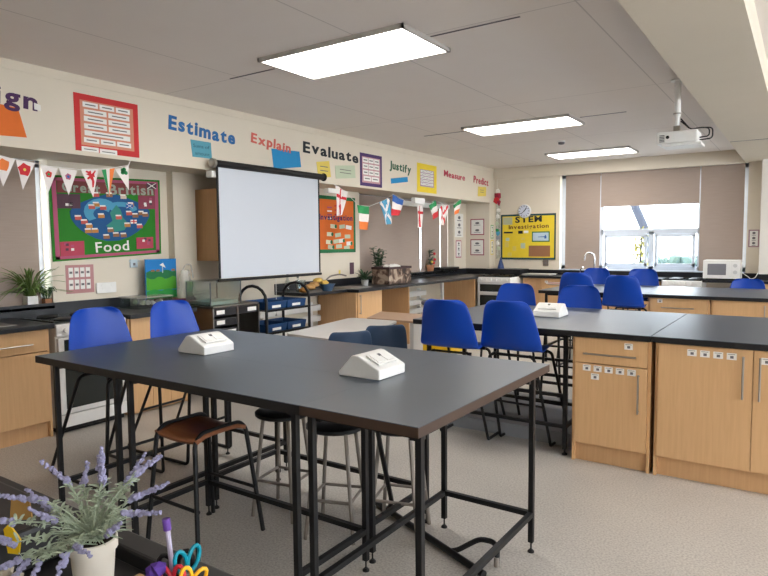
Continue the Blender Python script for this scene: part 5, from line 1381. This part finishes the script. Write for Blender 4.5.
for (dr, du, df, r) in ((-.052, .005, -.005, .014), (-.040, .014, -.01, .013), (-.060, -.008, -.01, .013), (-.046, -.012, -.016, .016), (-.030, .0, -.028, .012), (.018, -.014, -.034, .012), (.032, -.006, -.022, .010), (-.055, -.04, -.008, .022), (-.055, -.075, -.008, .02)):
    MB().blob(pk(dr+.004, du+.030, df), r, 1, .25).build('ribbon_fold', PUR, t)
# wooden strip, tissue box / yarn and yellow tag
tag(MB().box((-1.02, .655, .873), (-.66, .668, .882)).build('wooden_ruler', C('pale_wood', .42, .26, .13, .5)), 'pale wooden ruler lying beside the lavender pot', 'ruler')
t = thing('black_organiser', 'black desk organiser at the left edge with a yellow tag', 'organiser', (-1.40, .55, .872))
B((-1.62, .46, .873), (-1.22, .66, .955)).build('body', DESK, t, bevel=.01)
MB().prism([(-.006, -.025), (.014, -.028), (.018, .0), (-.002, .03), (-.012, .02)], (-1.185, .52, .985-.02), tuple(RV), (0,0,1), tuple(-FV*.004)).build('yellow_tag', YEL, t)
MB().prism([(-.02, .0), (.022, .0), (.018, .04), (-.015, .042)], (-1.21, .55, .995-.01), tuple(RV), (0,0,1), tuple(-FV*.004)).build('tan_tag', C('tan_card', .38, .22, .07), t)
random.seed(77)
m = MB()
for k in range(26): m.blob((-1.135+random.uniform(-.06, .05), .49+random.uniform(-.03, .03), .885+random.uniform(0, .022)), .013, 1, .2)
tag(m.build('crochet_mat', mat('cream_yarn', (.55, .50, .40), .9)), 'cream crocheted mat at the lower left corner of the desk', 'mat')

# ================================================================== OUTSIDE
struct('ground', B((-40, YB+.3, -.6), (40, 80, -.5)), mat('pale_paving', (.42, .42, .40), .8), None)
bpy.data.objects['ground']['label'] = 'pale ground outside the back window'
t = thing('tree', 'dark leaning tree trunk outside the back window', 'tree', (-3.1, 17, -.5))
BK = mat('grey_bark', (.022, .026, .040), .9)
MB().tube([(-3.1, 17, -.5), (-3.2, 17, .8), (-3.42, 17, 1.75), (-3.80, 17, 2.62), (-4.3, 17.1, 4.2), (-4.9, 17.4, 6.5)], .12, 12, .3, r1=.09).build('trunk', BK, t, smooth=True)
for p in (((-4.1, 17.05, 3.6), (-3.1, 17, 5.2)), ((-4.5, 17.2, 4.8), (-5.6, 17, 6.4))): MB().tube(p, .05, 8, r1=.02).build('branch', BK, t, smooth=True)
random.seed(6)
t = thing('yellow_shrub', 'tall thin yellow-leaved shrub outside the middle of the back window', 'shrub', (-2.75, 13.2, -.5))
m = MB()
for k in range(170):
    z = random.uniform(.8, 1.75); p = Vector((-2.75+random.gauss(0, .10), 13.2+random.gauss(0, .08), z)); v = Vector([random.uniform(-1, 1) for _ in range(3)]).normalized()*.09
    m.blade(p, p+v, .05, .01)
m.build('leaves', mat('yellow_leaf', (.17, .15, .012), .7), t, solid=.001)
MB().tube([(-2.75, 13.2, -.5), (-2.75, 13.2, 1.1), (-2.72, 13.2, 1.7)], .035, 8, r1=.01).build('stem', BK, t, smooth=True)
t = thing('outside_hedge', 'bluish green hedge outside the right side of the back window', 'hedge', (-3.3, 20, -.5))
m = MB()
for k in range(260):
    m.blob((random.uniform(-4.1, -2.2), 20+random.uniform(-.4, .4), random.uniform(-.4, 1.0)*(1-.25*random.random())), random.uniform(.10, .2), 1, .3)
m.build('leaves', mat('hedge_green', (.045, .075, .06), .8, noise=(3, .5)), t)
t = thing('outside_building', 'pale building with windows far beyond the back window', 'building', (-4, 38, -.5))
B((-22, 38, -.5), (10, 44, 6.2)).build('wall', mat('pale_render', (.80, .79, .77), .8), t)
for k in range(9):
    for z in (.7, 3.4): B((-20+k*3.2, 37.95, z), (-18.6+k*3.2, 38.0, z+1.3)).build('window_pane', mat('far_glass', (.34, .38, .44), .5), t)
B((-22.4, 37.6, 6.2), (10.4, 44.4, 6.5)).build('roof', mat('far_roof', (.5, .5, .52), .8), t)
